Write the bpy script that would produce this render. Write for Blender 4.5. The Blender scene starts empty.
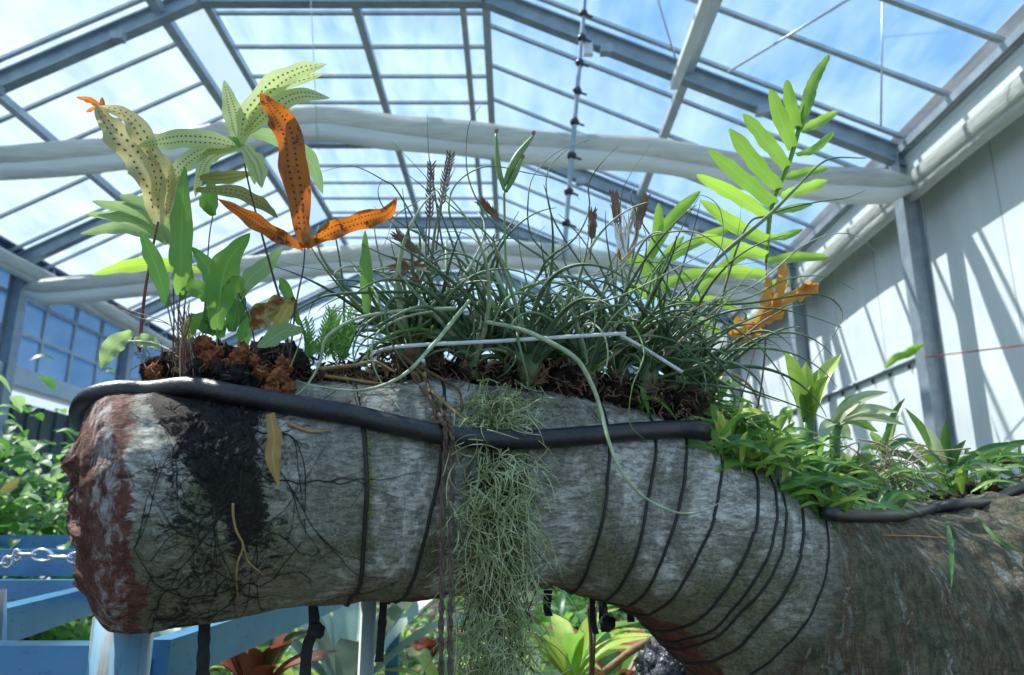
import bpy, math, random
from mathutils import Vector, noise, Matrix
from mathutils.bvhtree import BVHTree
R = random.Random(7)
sc = bpy.context.scene
col = sc.collection
PI = math.pi
# ---------------------------------------------------------------- camera
CAMZ = 1.3
PITCH = math.radians(14.4)
FPX = 750.0
cam_d = bpy.data.cameras.new('camera')
cam_d.sensor_width = 36.0
cam_d.lens = 36.0 * FPX / 1024.0
cam_d.clip_start = 0.02
cam_d.clip_end = 300
cam_d.dof.use_dof = True
cam_d.dof.focus_distance = 1.06
cam_d.dof.aperture_fstop = 6.3
cam = bpy.data.objects.new('camera', cam_d)
col.objects.link(cam)
cam.location = (0, 0, CAMZ)
cam.rotation_euler = (PI / 2 + PITCH, 0, 0)
sc.camera = cam
# ---------------------------------------------------------------- view
sc.view_settings.view_transform = 'Standard'
sc.view_settings.look = 'None'
sc.view_settings.gamma = 1.0
sc.view_settings.use_curve_mapping = False
sc.view_settings.exposure = 0.42
sc.cycles.use_denoising = True
sc.cycles.max_bounces = 8
sc.cycles.transparent_max_bounces = 24
# ---------------------------------------------------------------- world
SUN_DIR = Vector((1.0, -0.5, -1.75)).normalized()      # the way the light travels
world = bpy.data.worlds.new('sky')
sc.world = world
world.use_nodes = True
def nodes_world():
    nt = world.node_tree
    nt.nodes.clear()
    n = nt.nodes; l = nt.links
    out = n.new('ShaderNodeOutputWorld'); bg = n.new('ShaderNodeBackground')
    tc = n.new('ShaderNodeTexCoord')
    nz = n.new('ShaderNodeTexNoise'); nz.inputs['Scale'].default_value = 1.9
    nz.inputs['Detail'].default_value = 5; nz.inputs['Roughness'].default_value = 0.62
    mp = n.new('ShaderNodeMapping'); mp.inputs['Scale'].default_value = (1.0, 1.0, 2.4)
    mp.inputs['Location'].default_value = (2.3, 0.7, 0.2)
    l.new(tc.outputs['Generated'], mp.inputs['Vector']); l.new(mp.outputs[0], nz.inputs['Vector'])
    sx = n.new('ShaderNodeSeparateXYZ'); l.new(tc.outputs['Generated'], sx.inputs[0])
    # more haze towards -X and towards the horizon
    m1 = n.new('ShaderNodeMath'); m1.operation = 'MULTIPLY_ADD'; m1.inputs[1].default_value = -0.42; m1.inputs[2].default_value = 0.0
    l.new(sx.outputs['X'], m1.inputs[0])
    m2 = n.new('ShaderNodeMath'); m2.operation = 'ADD'; l.new(nz.outputs['Fac'], m2.inputs[0]); l.new(m1.outputs[0], m2.inputs[1])
    mz = n.new('ShaderNodeMath'); mz.operation = 'MULTIPLY_ADD'; mz.inputs[1].default_value = -0.35; mz.inputs[2].default_value = 0.14
    l.new(sx.outputs['Z'], mz.inputs[0])
    m3 = n.new('ShaderNodeMath'); m3.operation = 'ADD'; l.new(m2.outputs[0], m3.inputs[0]); l.new(mz.outputs[0], m3.inputs[1])
    cr = n.new('ShaderNodeValToRGB')
    e = cr.color_ramp.elements
    e[0].position = 0.36; e[0].color = (0.20, 0.44, 0.80, 1)
    e[1].position = 0.74; e[1].color = (0.57, 0.71, 0.82, 1)
    k = e.new(0.54); k.color = (0.40, 0.62, 0.84, 1)
    l.new(m3.outputs[0], cr.inputs[0])
    l.new(cr.outputs[0], bg.inputs['Color'])
    bg.inputs['Strength'].default_value = 1.0
    l.new(bg.outputs[0], out.inputs['Surface'])
nodes_world()
sun_d = bpy.data.lights.new('sun', 'SUN')
sun_d.energy = 6.5
sun_d.angle = math.radians(0.9)
sun_d.color = (1.0, 0.95, 0.86)
sun = bpy.data.objects.new('sun', sun_d)
col.objects.link(sun)
sun.rotation_euler = SUN_DIR.to_track_quat('-Z', 'Y').to_euler()
sun.location = (-6, 3, 12)

# ================================================================ helpers
CP, SP = math.cos(PITCH), math.sin(PITCH)
def W(px, py, Y):
    """the point seen at that place of the frame, Y metres in front of the camera"""
    u = (px - 512) / FPX; v = (337.5 - py) / FPX
    y = CP - v * SP; z = SP + v * CP
    t = Y / y
    return Vector((u * t, Y, CAMZ + z * t))
def PXM(Y): return Y / FPX            # metres per pixel
def project(p):
    x, y, z = p.x, p.y, p.z - CAMZ
    f = y * CP + z * SP; up = z * CP - y * SP
    return 512 + FPX * x / f, 337.5 - FPX * up / f
def lerp(a, b, t): return a + (b - a) * t
def sstep(a, b, x):
    t = max(0.0, min(1.0, (x - a) / (b - a))); return t * t * (3 - 2 * t)

class NT:
    def __init__(s, name):
        s.m = bpy.data.materials.new(name); s.m.use_nodes = True
        s.t = s.m.node_tree; s.t.nodes.clear()
        s.out = s.n('ShaderNodeOutputMaterial')
    def n(s, kind, **kw):
        nd = s.t.nodes.new(kind)
        for k, v in kw.items(): setattr(nd, k, v)
        return nd
    def l(s, a, b): s.t.links.new(a, b)
    def coord(s, which='Object', scale=(1, 1, 1)):
        tc = s.n('ShaderNodeTexCoord'); mp = s.n('ShaderNodeMapping')
        mp.inputs['Scale'].default_value = scale
        s.l(tc.outputs[which], mp.inputs['Vector']); return mp.outputs[0]
    def noise(s, vec, scale, detail=4, rough=.55, dist=0):
        nd = s.n('ShaderNodeTexNoise')
        nd.inputs['Scale'].default_value = scale; nd.inputs['Detail'].default_value = detail
        nd.inputs['Roughness'].default_value = rough; nd.inputs['Distortion'].default_value = dist
        if vec is not None: s.l(vec, nd.inputs['Vector'])
        return nd.outputs['Fac']
    def math(s, op, a, b=None, c=None, clamp=False):
        nd = s.n('ShaderNodeMath', operation=op); nd.use_clamp = clamp
        for i, v in enumerate((a, b, c)):
            if v is None: continue
            if isinstance(v, (int, float)): nd.inputs[i].default_value = v
            else: s.l(v, nd.inputs[i])
        return nd.outputs[0]
    def ramp(s, fac, stops, interp='LINEAR'):
        nd = s.n('ShaderNodeValToRGB'); cr = nd.color_ramp; cr.interpolation = interp
        while len(cr.elements) < len(stops): cr.elements.new(0.5)
        for e, (p, c) in zip(cr.elements, stops):
            e.position = p; e.color = (*c, 1) if len(c) == 3 else c
        s.l(fac, nd.inputs[0]); return nd.outputs[0]
    def range(s, fac, a, b, c=0.0, d=1.0):
        nd = s.n('ShaderNodeMapRange'); nd.inputs[1].default_value = a; nd.inputs[2].default_value = b
        nd.inputs[3].default_value = c; nd.inputs[4].default_value = d
        s.l(fac, nd.inputs[0]); return nd.outputs[0]
    def mix(s, fac, a, b, blend='MIX'):
        nd = s.n('ShaderNodeMix', data_type='RGBA', blend_type=blend)
        for sock, v in ((nd.inputs[0], fac), (nd.inputs[6], a), (nd.inputs[7], b)):
            if isinstance(v, (int, float)): sock.default_value = v
            elif isinstance(v, tuple): sock.default_value = (*v, 1) if len(v) == 3 else v
            else: s.l(v, sock)
        return nd.outputs[2]
    def bump(s, h, strength=.4, dist=.01):
        nd = s.n('ShaderNodeBump'); nd.inputs['Strength'].default_value = strength
        nd.inputs['Distance'].default_value = dist; s.l(h, nd.inputs['Height']); return nd.outputs[0]
    def bsdf(s, color, rough=.6, bump=None, metal=0.0, spec=.5, coat=0.0):
        nd = s.n('ShaderNodeBsdfPrincipled')
        for key, v in (('Base Color', color), ('Roughness', rough), ('Metallic', metal), ('Specular IOR Level', spec), ('Coat Weight', coat)):
            if isinstance(v, (int, float)): nd.inputs[key].default_value = v
            elif isinstance(v, tuple): nd.inputs[key].default_value = (*v, 1)
            else: s.l(v, nd.inputs[key])
        if bump is not None: s.l(bump, nd.inputs['Normal'])
        return nd.outputs[0]
    def end(s, sh):
        s.l(sh, s.out.inputs['Surface']); return s.m

def leaf_mat(name, c1, c2, tr, fac=.45, rough=.42, scale=25, vein=.25, spot=None, sori=None, rnd=.25):
    """leaf: c1/c2 mottled colours, tr the light that shines through, veins from uv, sori = rows of brown dots"""
    s = NT(name)
    oc = s.coord('Object')
    nz = s.noise(oc, scale, 3)
    oi = s.n('ShaderNodeObjectInfo')
    f = s.math('ADD', s.range(nz, .3, .7), s.math('MULTIPLY', s.math('SUBTRACT', oi.outputs['Random'], .5), rnd * 2), clamp=True)
    c = s.mix(f, c1, c2)
    tcol = s.mix(f, tr, tuple(min(1, x * .8) for x in tr))
    uv = s.n('ShaderNodeUVMap'); sx = s.n('ShaderNodeSeparateXYZ'); s.l(uv.outputs[0], sx.inputs[0])
    a = s.math('ABSOLUTE', s.math('SUBTRACT', sx.outputs[1], .5))      # 0 at the midrib, .5 at the edge
    rib = s.math('LESS_THAN', a, .035)
    c = s.mix(s.math('MULTIPLY', rib, vein * 2), c, tuple(min(1, x * 1.7 + .03) for x in c2))
    side = s.math('FRACT', s.math('ADD', s.math('MULTIPLY', sx.outputs[0], 16), s.math('MULTIPLY', a, -5)))
    vv = s.math('LESS_THAN', side, .13)
    c = s.mix(s.math('MULTIPLY', vv, vein), c, tuple(x * .55 for x in c1))
    if spot:
        sp = s.range(s.noise(oc, spot[1], 4, .7), spot[2], spot[2] + .1)
        c = s.mix(sp, c, spot[0]); tcol = s.mix(sp, tcol, spot[0])
    if sori:
        fr = s.math('FRACT', s.math('MULTIPLY', sx.outputs[0], sori[1]))
        dx = s.math('SUBTRACT', fr, .5)
        dy = s.math('MULTIPLY', s.math('SUBTRACT', a, .15), sori[2])
        d = s.math('SQRT', s.math('ADD', s.math('MULTIPLY', dx, dx), s.math('MULTIPLY', dy, dy)))
        k = s.math('MULTIPLY', s.range(d, .15, .27, 1, 0), s.math('MULTIPLY', s.math('GREATER_THAN', sx.outputs[0], .08), s.math('LESS_THAN', sx.outputs[0], .93)))
        c = s.mix(k, c, sori[0]); tcol = s.mix(k, tcol, tuple(x * .6 for x in sori[0]))
    b = s.bump(s.math('ADD', s.math('MULTIPLY', vv, -.5), s.noise(oc, scale * 6, 2)), .25, .002)
    d = s.bsdf(c, rough, b)
    t = s.n('ShaderNodeBsdfTranslucent'); s.l(tcol, t.inputs[0])
    mx = s.n('ShaderNodeMixShader'); mx.inputs[0].default_value = fac
    s.l(d, mx.inputs[1]); s.l(t.outputs[0], mx.inputs[2])
    return s.end(mx.outputs[0])

def plain_mat(name, c1, c2, rough=.5, scale=20, metal=0, bump=.2, spec=.5, stretch=(1, 1, 1), spots=None, coat=0, lo=.35, hi=.65, bd=.003):
    s = NT(name); oc = s.coord('Object', stretch)
    nz = s.noise(oc, scale, 5)
    c = s.mix(s.range(nz, lo, hi), c1, c2)
    if spots:
        sp = s.range(s.noise(oc, spots[1], 5, .65), spots[2], spots[2] + .06)
        c = s.mix(sp, c, spots[0])
    return s.end(s.bsdf(c, rough, s.bump(s.noise(oc, scale * 3, 4), bump, bd), metal, spec, coat))

M = {}
class MB:
    """collects shapes that become ONE mesh object"""
    def __init__(s): s.v = []; s.f = []; s.uv = []; s.sm = []
    def add(s, verts, faces, uvs=None, smooth=True):
        o = len(s.v); s.v.extend(verts)
        for i, f in enumerate(faces):
            s.f.append([o + k for k in f]); s.sm.append(smooth)
            s.uv.append([uvs[k] for k in f] if uvs else [(0, .5)] * len(f))
    def tube(s, pts, rad, sides=8, cap=True, sq=1.0):
        n = len(pts)
        if not hasattr(rad, '__len__'): rad = [rad] * n
        T = [(pts[min(i + 1, n - 1)] - pts[max(i - 1, 0)]).normalized() for i in range(n)]
        a = Vector((0, 0, 1)) if abs(T[0].z) < .9 else Vector((1, 0, 0))
        N = (a - T[0] * a.dot(T[0])).normalized()
        vs, fs, us = [], [], []
        for i in range(n):
            N = (N - T[i] * N.dot(T[i]))
            N = N.normalized() if N.length > 1e-6 else T[i].orthogonal().normalized()
            B = T[i].cross(N)
            for k in range(sides):
                an = 2 * PI * k / sides
                vs.append(pts[i] + (N * math.cos(an) * sq + B * math.sin(an)) * rad[i]); us.append((i / (n - 1), k / sides))
        for i in range(n - 1):
            for k in range(sides):
                k2 = (k + 1) % sides
                fs.append((i * sides + k, i * sides + k2, (i + 1) * sides + k2, (i + 1) * sides + k))
        if cap:
            fs.append(tuple(range(sides - 1, -1, -1))); fs.append(tuple((n - 1) * sides + k for k in range(sides)))
        s.add(vs, fs, us)
    def box(s, c, size, ax=None):
        c = Vector(c); h = [x / 2 for x in size]
        ax = ax or (Vector((1, 0, 0)), Vector((0, 1, 0)), Vector((0, 0, 1)))
        vs = [c + ax[0] * h[0] * i + ax[1] * h[1] * j + ax[2] * h[2] * k for i in (-1, 1) for j in (-1, 1) for k in (-1, 1)]
        s.add(vs, [(0, 1, 3, 2), (4, 6, 7, 5), (0, 4, 5, 1), (2, 3, 7, 6), (0, 2, 6, 4), (1, 5, 7, 3)], smooth=False)
    def beam(s, a, b, w, h, up=Vector((0, 0, 1))):
        a = Vector(a); b = Vector(b); d = (b - a); L = d.length; d.normalize()
        sd = d.cross(up).normalized(); u = sd.cross(d)
        s.box((a + b) / 2, (L, w, h), (d, sd, u))
    def ibeam(s, a, b, w, h, up=Vector((0, 0, 1)), t=.012):
        a = Vector(a); b = Vector(b); d = (b - a).normalized(); sd = d.cross(up).normalized(); u = sd.cross(d)
        s.beam(a, b, t, h - 2 * t, up)
        s.beam(a + u * (h / 2 - t / 2), b + u * (h / 2 - t / 2), w, t, up)
        s.beam(a - u * (h / 2 - t / 2), b - u * (h / 2 - t / 2), w, t, up)
    def blade(s, pts, w, nrm, cup=.25, wave=0, wf=5, prof=None, seg=14, ph=0, tooth=0, wob=0):
        """a leaf blade along pts; w = half width at its widest"""
        P = spline(pts, seg); n = len(P)
        prof = prof or (lambda t: math.sin(PI * min(1, t * .93 + .07)) ** .75)
        vs, fs, us = [], [], []
        for i in range(n):
            t = i / (n - 1)
            T = (P[min(i + 1, n - 1)] - P[max(i - 1, 0)]).normalized()
            sd = T.cross(nrm); sd = sd.normalized() if sd.length > 1e-5 else T.orthogonal().normalized()
            nn = sd.cross(T)
            ww = max(.02, prof(t)) * w * (1 + tooth * math.sin(t * 55 + ph))
            wl = ww * (1 + wob * (noise.noise(Vector((t * 5, ph * 3.1, 1))) * 1.3 + .5 * math.sin(t * 22 + ph))); wr = ww * (1 + wob * (noise.noise(Vector((t * 5, ph * 3.1, 7))) * 1.3 + .5 * math.sin(t * 19 + ph + 2)))
            for k in range(5):
                q = (k - 2) / 2; ww = wl if q < 0 else wr
                vs.append(P[i] + sd * q * ww + nn * (cup * abs(q) * ww + wave * ww * q * q * math.sin(t * wf * 2 * PI + ph + (2.2 if q < 0 else 0))))
                us.append((t, (q + 1) / 2))
        for i in range(n - 1):
            for k in range(4):
                a = i * 5 + k; fs.append((a, a + 1, a + 6, a + 5))
        s.add(vs, fs, us)
    def blob(s, c, r, amp=.3, fq=3, rings=12, sides=18, seed=0, squash=(1, 1, 1)):
        vs, fs = [], []; c = Vector(c)
        for i in range(rings + 1):
            ph = PI * i / rings
            for k in range(sides):
                th = 2 * PI * k / sides
                d = Vector((math.sin(ph) * math.cos(th), math.sin(ph) * math.sin(th), math.cos(ph)))
                q = 1 + amp * noise.fractal(d * fq + Vector((seed, seed * 1.7, 3)), .8, 2, 4)
                vs.append(c + Vector((d.x * squash[0], d.y * squash[1], d.z * squash[2])) * r * q)
        for i in range(rings):
            for k in range(sides):
                k2 = (k + 1) % sides
                fs.append((i * sides + k, (i + 1) * sides + k, (i + 1) * sides + k2, i * sides + k2))
        s.add(vs, fs)
    def build(s, name, mat, parent=None, label=None):
        me = bpy.data.meshes.new(name)
        o = Vector((0, 0, 0))
        if parent is not None and s.v: o = parent.location.copy()
        elif s.v:
            lo = [min(v[i] for v in s.v) for i in range(3)]; hi = [max(v[i] for v in s.v) for i in range(3)]
            o = Vector(((lo[0] + hi[0]) / 2, (lo[1] + hi[1]) / 2, lo[2]))
        me.from_pydata([v - o for v in s.v], [], s.f)
        me.polygons.foreach_set('use_smooth', s.sm)
        ul = me.uv_layers.new(name='UVMap')
        flat = [c for f in s.uv for p in f for c in p]
        ul.data.foreach_set('uv', flat)
        me.materials.append(M[mat] if isinstance(mat, str) else mat)
        me.update()
        ob = bpy.data.objects.new(name, me); col.objects.link(ob)
        if parent is not None: ob.parent = parent
        else: ob.location = o
        if label: ob['label'] = label
        return ob
def spline(pts, n):
    """Catmull-Rom through pts, n segments in all"""
    P = [Vector(p) for p in pts]
    if len(P) == 2: return [P[0].lerp(P[1], i / n) for i in range(n + 1)]
    P = [P[0] * 2 - P[1]] + P + [P[-1] * 2 - P[-2]]
    m = len(P) - 3; out = []
    for i in range(n + 1):
        t = i / n * m; k = min(int(t), m - 1); t -= k
        a, b, c, d = P[k:k + 4]
        out.append(.5 * ((2 * b) + (c - a) * t + (2 * a - 5 * b + 4 * c - d) * t * t + (3 * b - a - 3 * c + d) * t ** 3))
    return out
def tag(o, label, cat, group=None, kind=None):
    o['label'] = label; o['category'] = cat
    if group: o['group'] = group
    if kind: o['kind'] = kind
    return o
def thing(name, label, cat, loc=(0, 0, 0), group=None):
    o = bpy.data.objects.new(name, None); col.objects.link(o); o.location = loc
    o.empty_display_size = .05
    return tag(o, label, cat, group)
def struct(name, mb, mat, label=None):
    o = mb.build(name, mat); o['kind'] = 'structure'
    if label: o['label'] = label
    return o
def copy_thing(root, loc, label=None, rz=None, sc_=None):
    r = root.copy(); col.objects.link(r); r.location = loc
    if rz is not None: r.rotation_euler = (0, 0, rz)
    if sc_: r.scale = (sc_, sc_, sc_)
    if label: r['label'] = label
    for ch in list(root.children):
        c = ch.copy(); col.objects.link(c); c.parent = r
    return r
CAMP = Vector((0, 0, CAMZ))
def facing(p, tilt=(0, 0, 0)):
    return ((CAMP - p).normalized() + Vector(tilt)).normalized()

# ================================================================ materials
def make_materials():
    M['steel'] = plain_mat('galvanised_steel', (.26, .31, .35), (.36, .41, .45), .45, 6, .35, .1, spots=((.42, .47, .50), 18, .62))
    M['steel_dark'] = plain_mat('dark_steel', (.22, .29, .35), (.32, .39, .45), .5, 5, .3, .1)
    M['alu'] = plain_mat('glazing_bar_metal', (.40, .45, .49), (.50, .55, .58), .4, 8, .3, .05)
    M['white_beam'] = plain_mat('white_painted_beam', (.62, .68, .70), (.72, .76, .77), .5, 4, 0, .05)
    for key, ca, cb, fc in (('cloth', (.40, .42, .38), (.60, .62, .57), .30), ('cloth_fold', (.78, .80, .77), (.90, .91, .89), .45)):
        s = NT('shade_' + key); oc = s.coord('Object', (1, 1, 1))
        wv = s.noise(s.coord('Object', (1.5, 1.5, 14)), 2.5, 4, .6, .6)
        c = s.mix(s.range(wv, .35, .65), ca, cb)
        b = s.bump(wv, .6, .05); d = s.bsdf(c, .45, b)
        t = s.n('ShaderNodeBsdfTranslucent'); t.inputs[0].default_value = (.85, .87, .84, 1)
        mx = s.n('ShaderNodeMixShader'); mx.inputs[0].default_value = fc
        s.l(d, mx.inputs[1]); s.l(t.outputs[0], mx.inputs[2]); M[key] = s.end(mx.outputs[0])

    # glazing: clear with a milky film of dust, streaked down the slope
    def glass(name, haze, streak, tint=(.93, .97, 1.0), hz=(.85, .9, .95)):
        s = NT(name)
        oc = s.coord('Object', streak)
        f = s.range(s.noise(oc, 1.1, 5, .62), .35, .75, haze[0], haze[1])
        tr = s.n('ShaderNodeBsdfTransparent'); tr.inputs[0].default_value = (*tint, 1)
        tl = s.n('ShaderNodeBsdfTranslucent'); tl.inputs[0].default_value = (*hz, 1)
        mx = s.n('ShaderNodeMixShader'); s.l(f, mx.inputs[0]); s.l(tr.outputs[0], mx.inputs[1]); s.l(tl.outputs[0], mx.inputs[2])
        gl = s.n('ShaderNodeBsdfGlossy'); gl.inputs['Roughness'].default_value = .05
        m2 = s.n('ShaderNodeMixShader'); m2.inputs[0].default_value = .04; s.l(mx.outputs[0], m2.inputs[1]); s.l(gl.outputs[0], m2.inputs[2])
        return s.end(m2.outputs[0])
    M['glass'] = glass('dusty_roof_glass', (.02, .17), (2.2, .5, 1))
    M['glass_wall'] = glass('window_glass', (.04, .12), (1, .6, .6), (.24, .40, .58))
    # right wall: white corrugated-flat panel with joints every 1.2 m
    s = NT('white_wall_panel')
    oc = s.coord('Object'); sx = s.n('ShaderNodeSeparateXYZ'); s.l(oc, sx.inputs[0])
    fr = s.math('FRACT', s.math('DIVIDE', sx.outputs[1], 1.15))
    jn = s.math('LESS_THAN', fr, .016)
    st = s.noise(s.coord('Object', (1, 3.5, .3)), 2.0, 4)
    c = s.mix(s.range(st, .3, .7), (.70, .755, .775), (.80, .84, .85))
    c = s.mix(s.math('MULTIPLY', jn, .6), c, (.25, .28, .3))
    M['wall_panel'] = s.end(s.bsdf(c, .6, s.bump(s.math('MULTIPLY', jn, -1), .4, .01)))
    M['board'] = plain_mat('weathered_dark_board', (.05, .07, .07), (.10, .13, .13), .7, 3, 0, .2, stretch=(1, 8, 1))
    M['sill'] = plain_mat('pale_blue_sill', (.42, .52, .60), (.52, .62, .68), .5, 3, 0, .05)
    M['soil'] = plain_mat('garden_soil', (.035, .028, .02), (.10, .085, .06), .95, 4, 0, .6, spots=((.05, .10, .03), 3, .56), bd=.03)
    M['gravel'] = plain_mat('grey_path_gravel', (.16, .17, .18), (.30, .31, .31), .9, 30, 0, .6)
    # blue paint with rust and scuffs
    s = NT('blue_paint'); oc = s.coord('Object')
    f = s.noise(oc, 7, 5, .6)
    c = s.mix(s.range(f, .3, .7), (.035, .16, .34), (.07, .24, .44))
    sc1 = s.range(s.noise(s.coord('Object', (1, 1, 4)), 26, 5, .7), .60, .66)
    c = s.mix(s.math('MULTIPLY', sc1, .7), c, (.015, .04, .09))
    ru = s.range(s.noise(oc, 15, 6, .7), .66, .71)
    c = s.mix(ru, c, (.20, .08, .03))
    M['blue'] = s.end(s.bsdf(c, .28, s.bump(f, .15, .004), 0, .5))
    s = NT('blue_post_paint'); oc = s.coord('Object')
    f = s.noise(oc, 9, 5, .6)
    c = s.mix(s.range(f, .3, .7), (.13, .30, .45), (.20, .40, .53))
    ru = s.range(s.noise(s.coord('Object', (1, 1, .10)), 34, 5, .65), .47, .56)
    c = s.mix(s.math('MULTIPLY', ru, .85), c, (.13, .11, .08))
    M['blue_post'] = s.end(s.bsdf(c, .45, s.bump(f, .2, .004)))
    M['chrome'] = plain_mat('chain_steel', (.6, .62, .65), (.75, .77, .8), .22, 30, .9, .1)
    M['wire'] = plain_mat('white_wire', (.55, .57, .56), (.75, .76, .75), .5, 60, 0, .2)
    # hose: black rubber with a dusty bloom
    s = NT('black_rubber'); oc = s.coord('Object')
    f = s.noise(oc, 180, 5, .75)
    c = s.mix(s.range(f, .52, .78), (.006, .007, .010), (.035, .04, .055))
    M['rubber'] = s.end(s.bsdf(c, .36, s.bump(s.noise(oc, 320, 4, .7), .55, .0015), 0, .6))
    M['black_wire'] = plain_mat('black_binding_wire', (.008, .008, .008), (.02, .02, .018), .6, 90, 0, .3)
    M['strap'] = plain_mat('black_strap', (.006, .006, .008), (.02, .02, .022), .75, 60, 0, .3)
    M['rope'] = plain_mat('brown_rope', (.07, .045, .035), (.16, .11, .085), .9, 160, 0, .6)
    M['root_black'] = plain_mat('black_root', (.006, .006, .005), (.02, .017, .012), .85, 80, 0, .5)
    M['root_tan'] = plain_mat('tan_root', (.22, .13, .045), (.36, .25, .11), .8, 60, 0, .5)
    M['root_brown'] = plain_mat('brown_root', (.07, .04, .02), (.17, .10, .05), .85, 60, 0, .5)
    s = NT('peat'); oc = s.coord('Object')
    f = s.noise(oc, 38, 6, .75)
    c = s.ramp(f, [(.30, (.006, .005, .005)), (.50, (.022, .013, .008)), (.62, (.07, .026, .010)), (.76, (.17, .06, .02))])
    M['peat'] = s.end(s.bsdf(c, .95, s.bump(s.noise(oc, 120, 6, .8), 1.0, .008)))
    s = NT('orange_fibre'); oc = s.coord('Object')
    f = s.noise(oc, 90, 5, .7)
    c = s.ramp(f, [(.32, (.06, .016, .006)), (.48, (.34, .095, .022)), (.66, (.58, .24, .09))])
    M['fibre'] = s.end(s.bsdf(c, .9, s.bump(s.noise(oc, 300, 5, .8), 1.0, .004)))
    s = NT('black_peat'); oc = s.coord('Object')
    c = s.ramp(s.noise(oc, 60, 6, .8), [(.35, (.004, .004, .005)), (.7, (.03, .026, .024))])
    M['peat_black'] = s.end(s.bsdf(c, .9, s.bump(s.noise(oc, 160, 6, .8), 1.0, .008)))
    # leaves
    M['fern_pale'] = leaf_mat('pale_fertile_fern', (.36, .45, .16), (.52, .58, .28), (.70, .80, .36), .5, .5, 14, .12, sori=((.22, .11, .02), 26, 4.2))
    M['fern_yellow'] = leaf_mat('yellowing_fern', (.38, .38, .13), (.58, .52, .26), (.74, .68, .34), .5, .5, 14, .12, spot=((.30, .20, .06), 30, .62), sori=((.14, .09, .02), 20, 4.6))
    M['fern_tip'] = leaf_mat('orange_tip', (.50, .13, .02), (.62, .22, .04), (.8, .25, .04), .5, .5)
    M['fern_olive'] = leaf_mat('olive_fern', (.13, .16, .035), (.26, .27, .08), (.42, .42, .10), .4, .5, 14, .12, sori=((.10, .06, .015), 22, 4.6))
    M['green'] = leaf_mat('fresh_green_leaf', (.09, .24, .03), (.15, .34, .06), (.32, .62, .10), .5, .38)
    M['green_dark'] = leaf_mat('dark_green_leaf', (.035, .13, .03), (.06, .19, .045), (.14, .36, .06), .4, .35)
    M['green_pale'] = leaf_mat('pale_green_leaf', (.22, .38, .13), (.34, .48, .22), (.42, .60, .24), .48, .45)
    M['lime'] = leaf_mat('lime_green_frond', (.15, .33, .03), (.27, .46, .06), (.50, .78, .10), .5, .42, 18, .22)
    M['lime_dark'] = leaf_mat('mid_green_frond', (.09, .24, .03), (.15, .32, .05), (.30, .52, .08), .5, .42, 18, .22)
    M['blotch'] = leaf_mat('blotched_dying_leaf', (.34, .30, .10), (.46, .40, .16), (.55, .48, .18), .4, .5, 14, .15, spot=((.22, .07, .02), 26, .50))
    M['yellow'] = leaf_mat('yellow_leaf', (.50, .36, .06), (.62, .48, .12), (.75, .55, .12), .4, .5)
    M['dead'] = leaf_mat('dead_orange_frond', (.13, .035, .008), (.30, .085, .015), (.80, .22, .025), .55, .5, 22, .22, spot=((.10, .028, .008), 60, .56), sori=((.08, .02, .008), 34, 5))
    M['dead2'] = leaf_mat('dry_orange_leaf', (.55, .20, .03), (.68, .32, .06), (.85, .42, .07), .45, .5, 22, .15, spot=((.22, .05, .02), 22, .58))
    M['dead_tan'] = leaf_mat('dry_tan_leaf', (.36, .22, .06), (.46, .30, .09), (.50, .32, .10), .3, .6)
    s = NT('air_plant_leaf'); oc = s.coord('Object'); oi = s.n('ShaderNodeObjectInfo')
    f = s.math('ADD', s.range(s.noise(oc, 40, 3), .3, .7, 0, .5), s.math('MULTIPLY', oi.outputs['Random'], .5))
    c = s.ramp(f, [(.1, (.040, .080, .034)), (.5, (.085, .145, .068)), (.9, (.19, .26, .14))])
    M['till'] = s.end(s.bsdf(c, .48, s.bump(s.noise(oc, 400, 3), .2, .001), 0, .45))
    M['till_light'] = plain_mat('pale_air_plant_leaf', (.23, .31, .17), (.42, .48, .32), .5, 60, 0, .2)
    M['till_green'] = plain_mat('green_air_plant_leaf', (.10, .20, .04), (.17, .28, .07), .5, 40, 0, .2)
    M['till_red'] = plain_mat('red_flushed_leaf', (.09, .03, .035), (.18, .06, .06), .5, 40, 0, .2)
    M['till_dry'] = plain_mat('dry_air_plant_leaf', (.30, .23, .14), (.44, .36, .25), .7, 40, 0, .2)
    M['bulb'] = plain_mat('air_plant_bulb', (.05, .10, .035), (.12, .16, .06), .6, 30, 0, .3, stretch=(1, 1, .3), spots=((.10, .05, .03), 26, .60))
    M['spike'] = plain_mat('dry_flower_spike', (.13, .06, .04), (.28, .17, .11), .8, 60, 0, .4)
    M['sheath'] = plain_mat('brown_sheath', (.06, .03, .018), (.24, .13, .07), .8, 60, 0, .5)
    s = NT('spanish_moss'); oi = s.coord('Object')
    c = s.mix(s.range(s.noise(oi, 30, 3), .35, .65), (.17, .21, .05), (.50, .57, .34))
    M['moss'] = s.end(s.bsdf(c, .7))
    M['moss_brown'] = plain_mat('brown_moss', (.06, .05, .02), (.14, .11, .05), .9, 40)
    M['stem_dark'] = plain_mat('dark_fern_stem', (.030, .016, .022), (.06, .03, .035), .45, 60)
    M['stem_red'] = plain_mat('red_brown_fern_stem', (.12, .025, .018), (.22, .05, .03), .45, 60)
    M['stem_green'] = plain_mat('green_stem', (.12, .20, .04), (.20, .28, .07), .5, 60)
    M['stem_brown'] = plain_mat('brown_stem', (.10, .05, .03), (.2, .11, .06), .6, 60)
    M['brom'] = leaf_mat('bromeliad_leaf', (.12, .26, .03), (.25, .40, .07), (.38, .58, .10), .35, .3, 20, .05)
    M['brom_pale'] = leaf_mat('silver_bromeliad_leaf', (.33, .42, .20), (.52, .56, .36), (.50, .58, .30), .35, .4, 20, .05)
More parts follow.
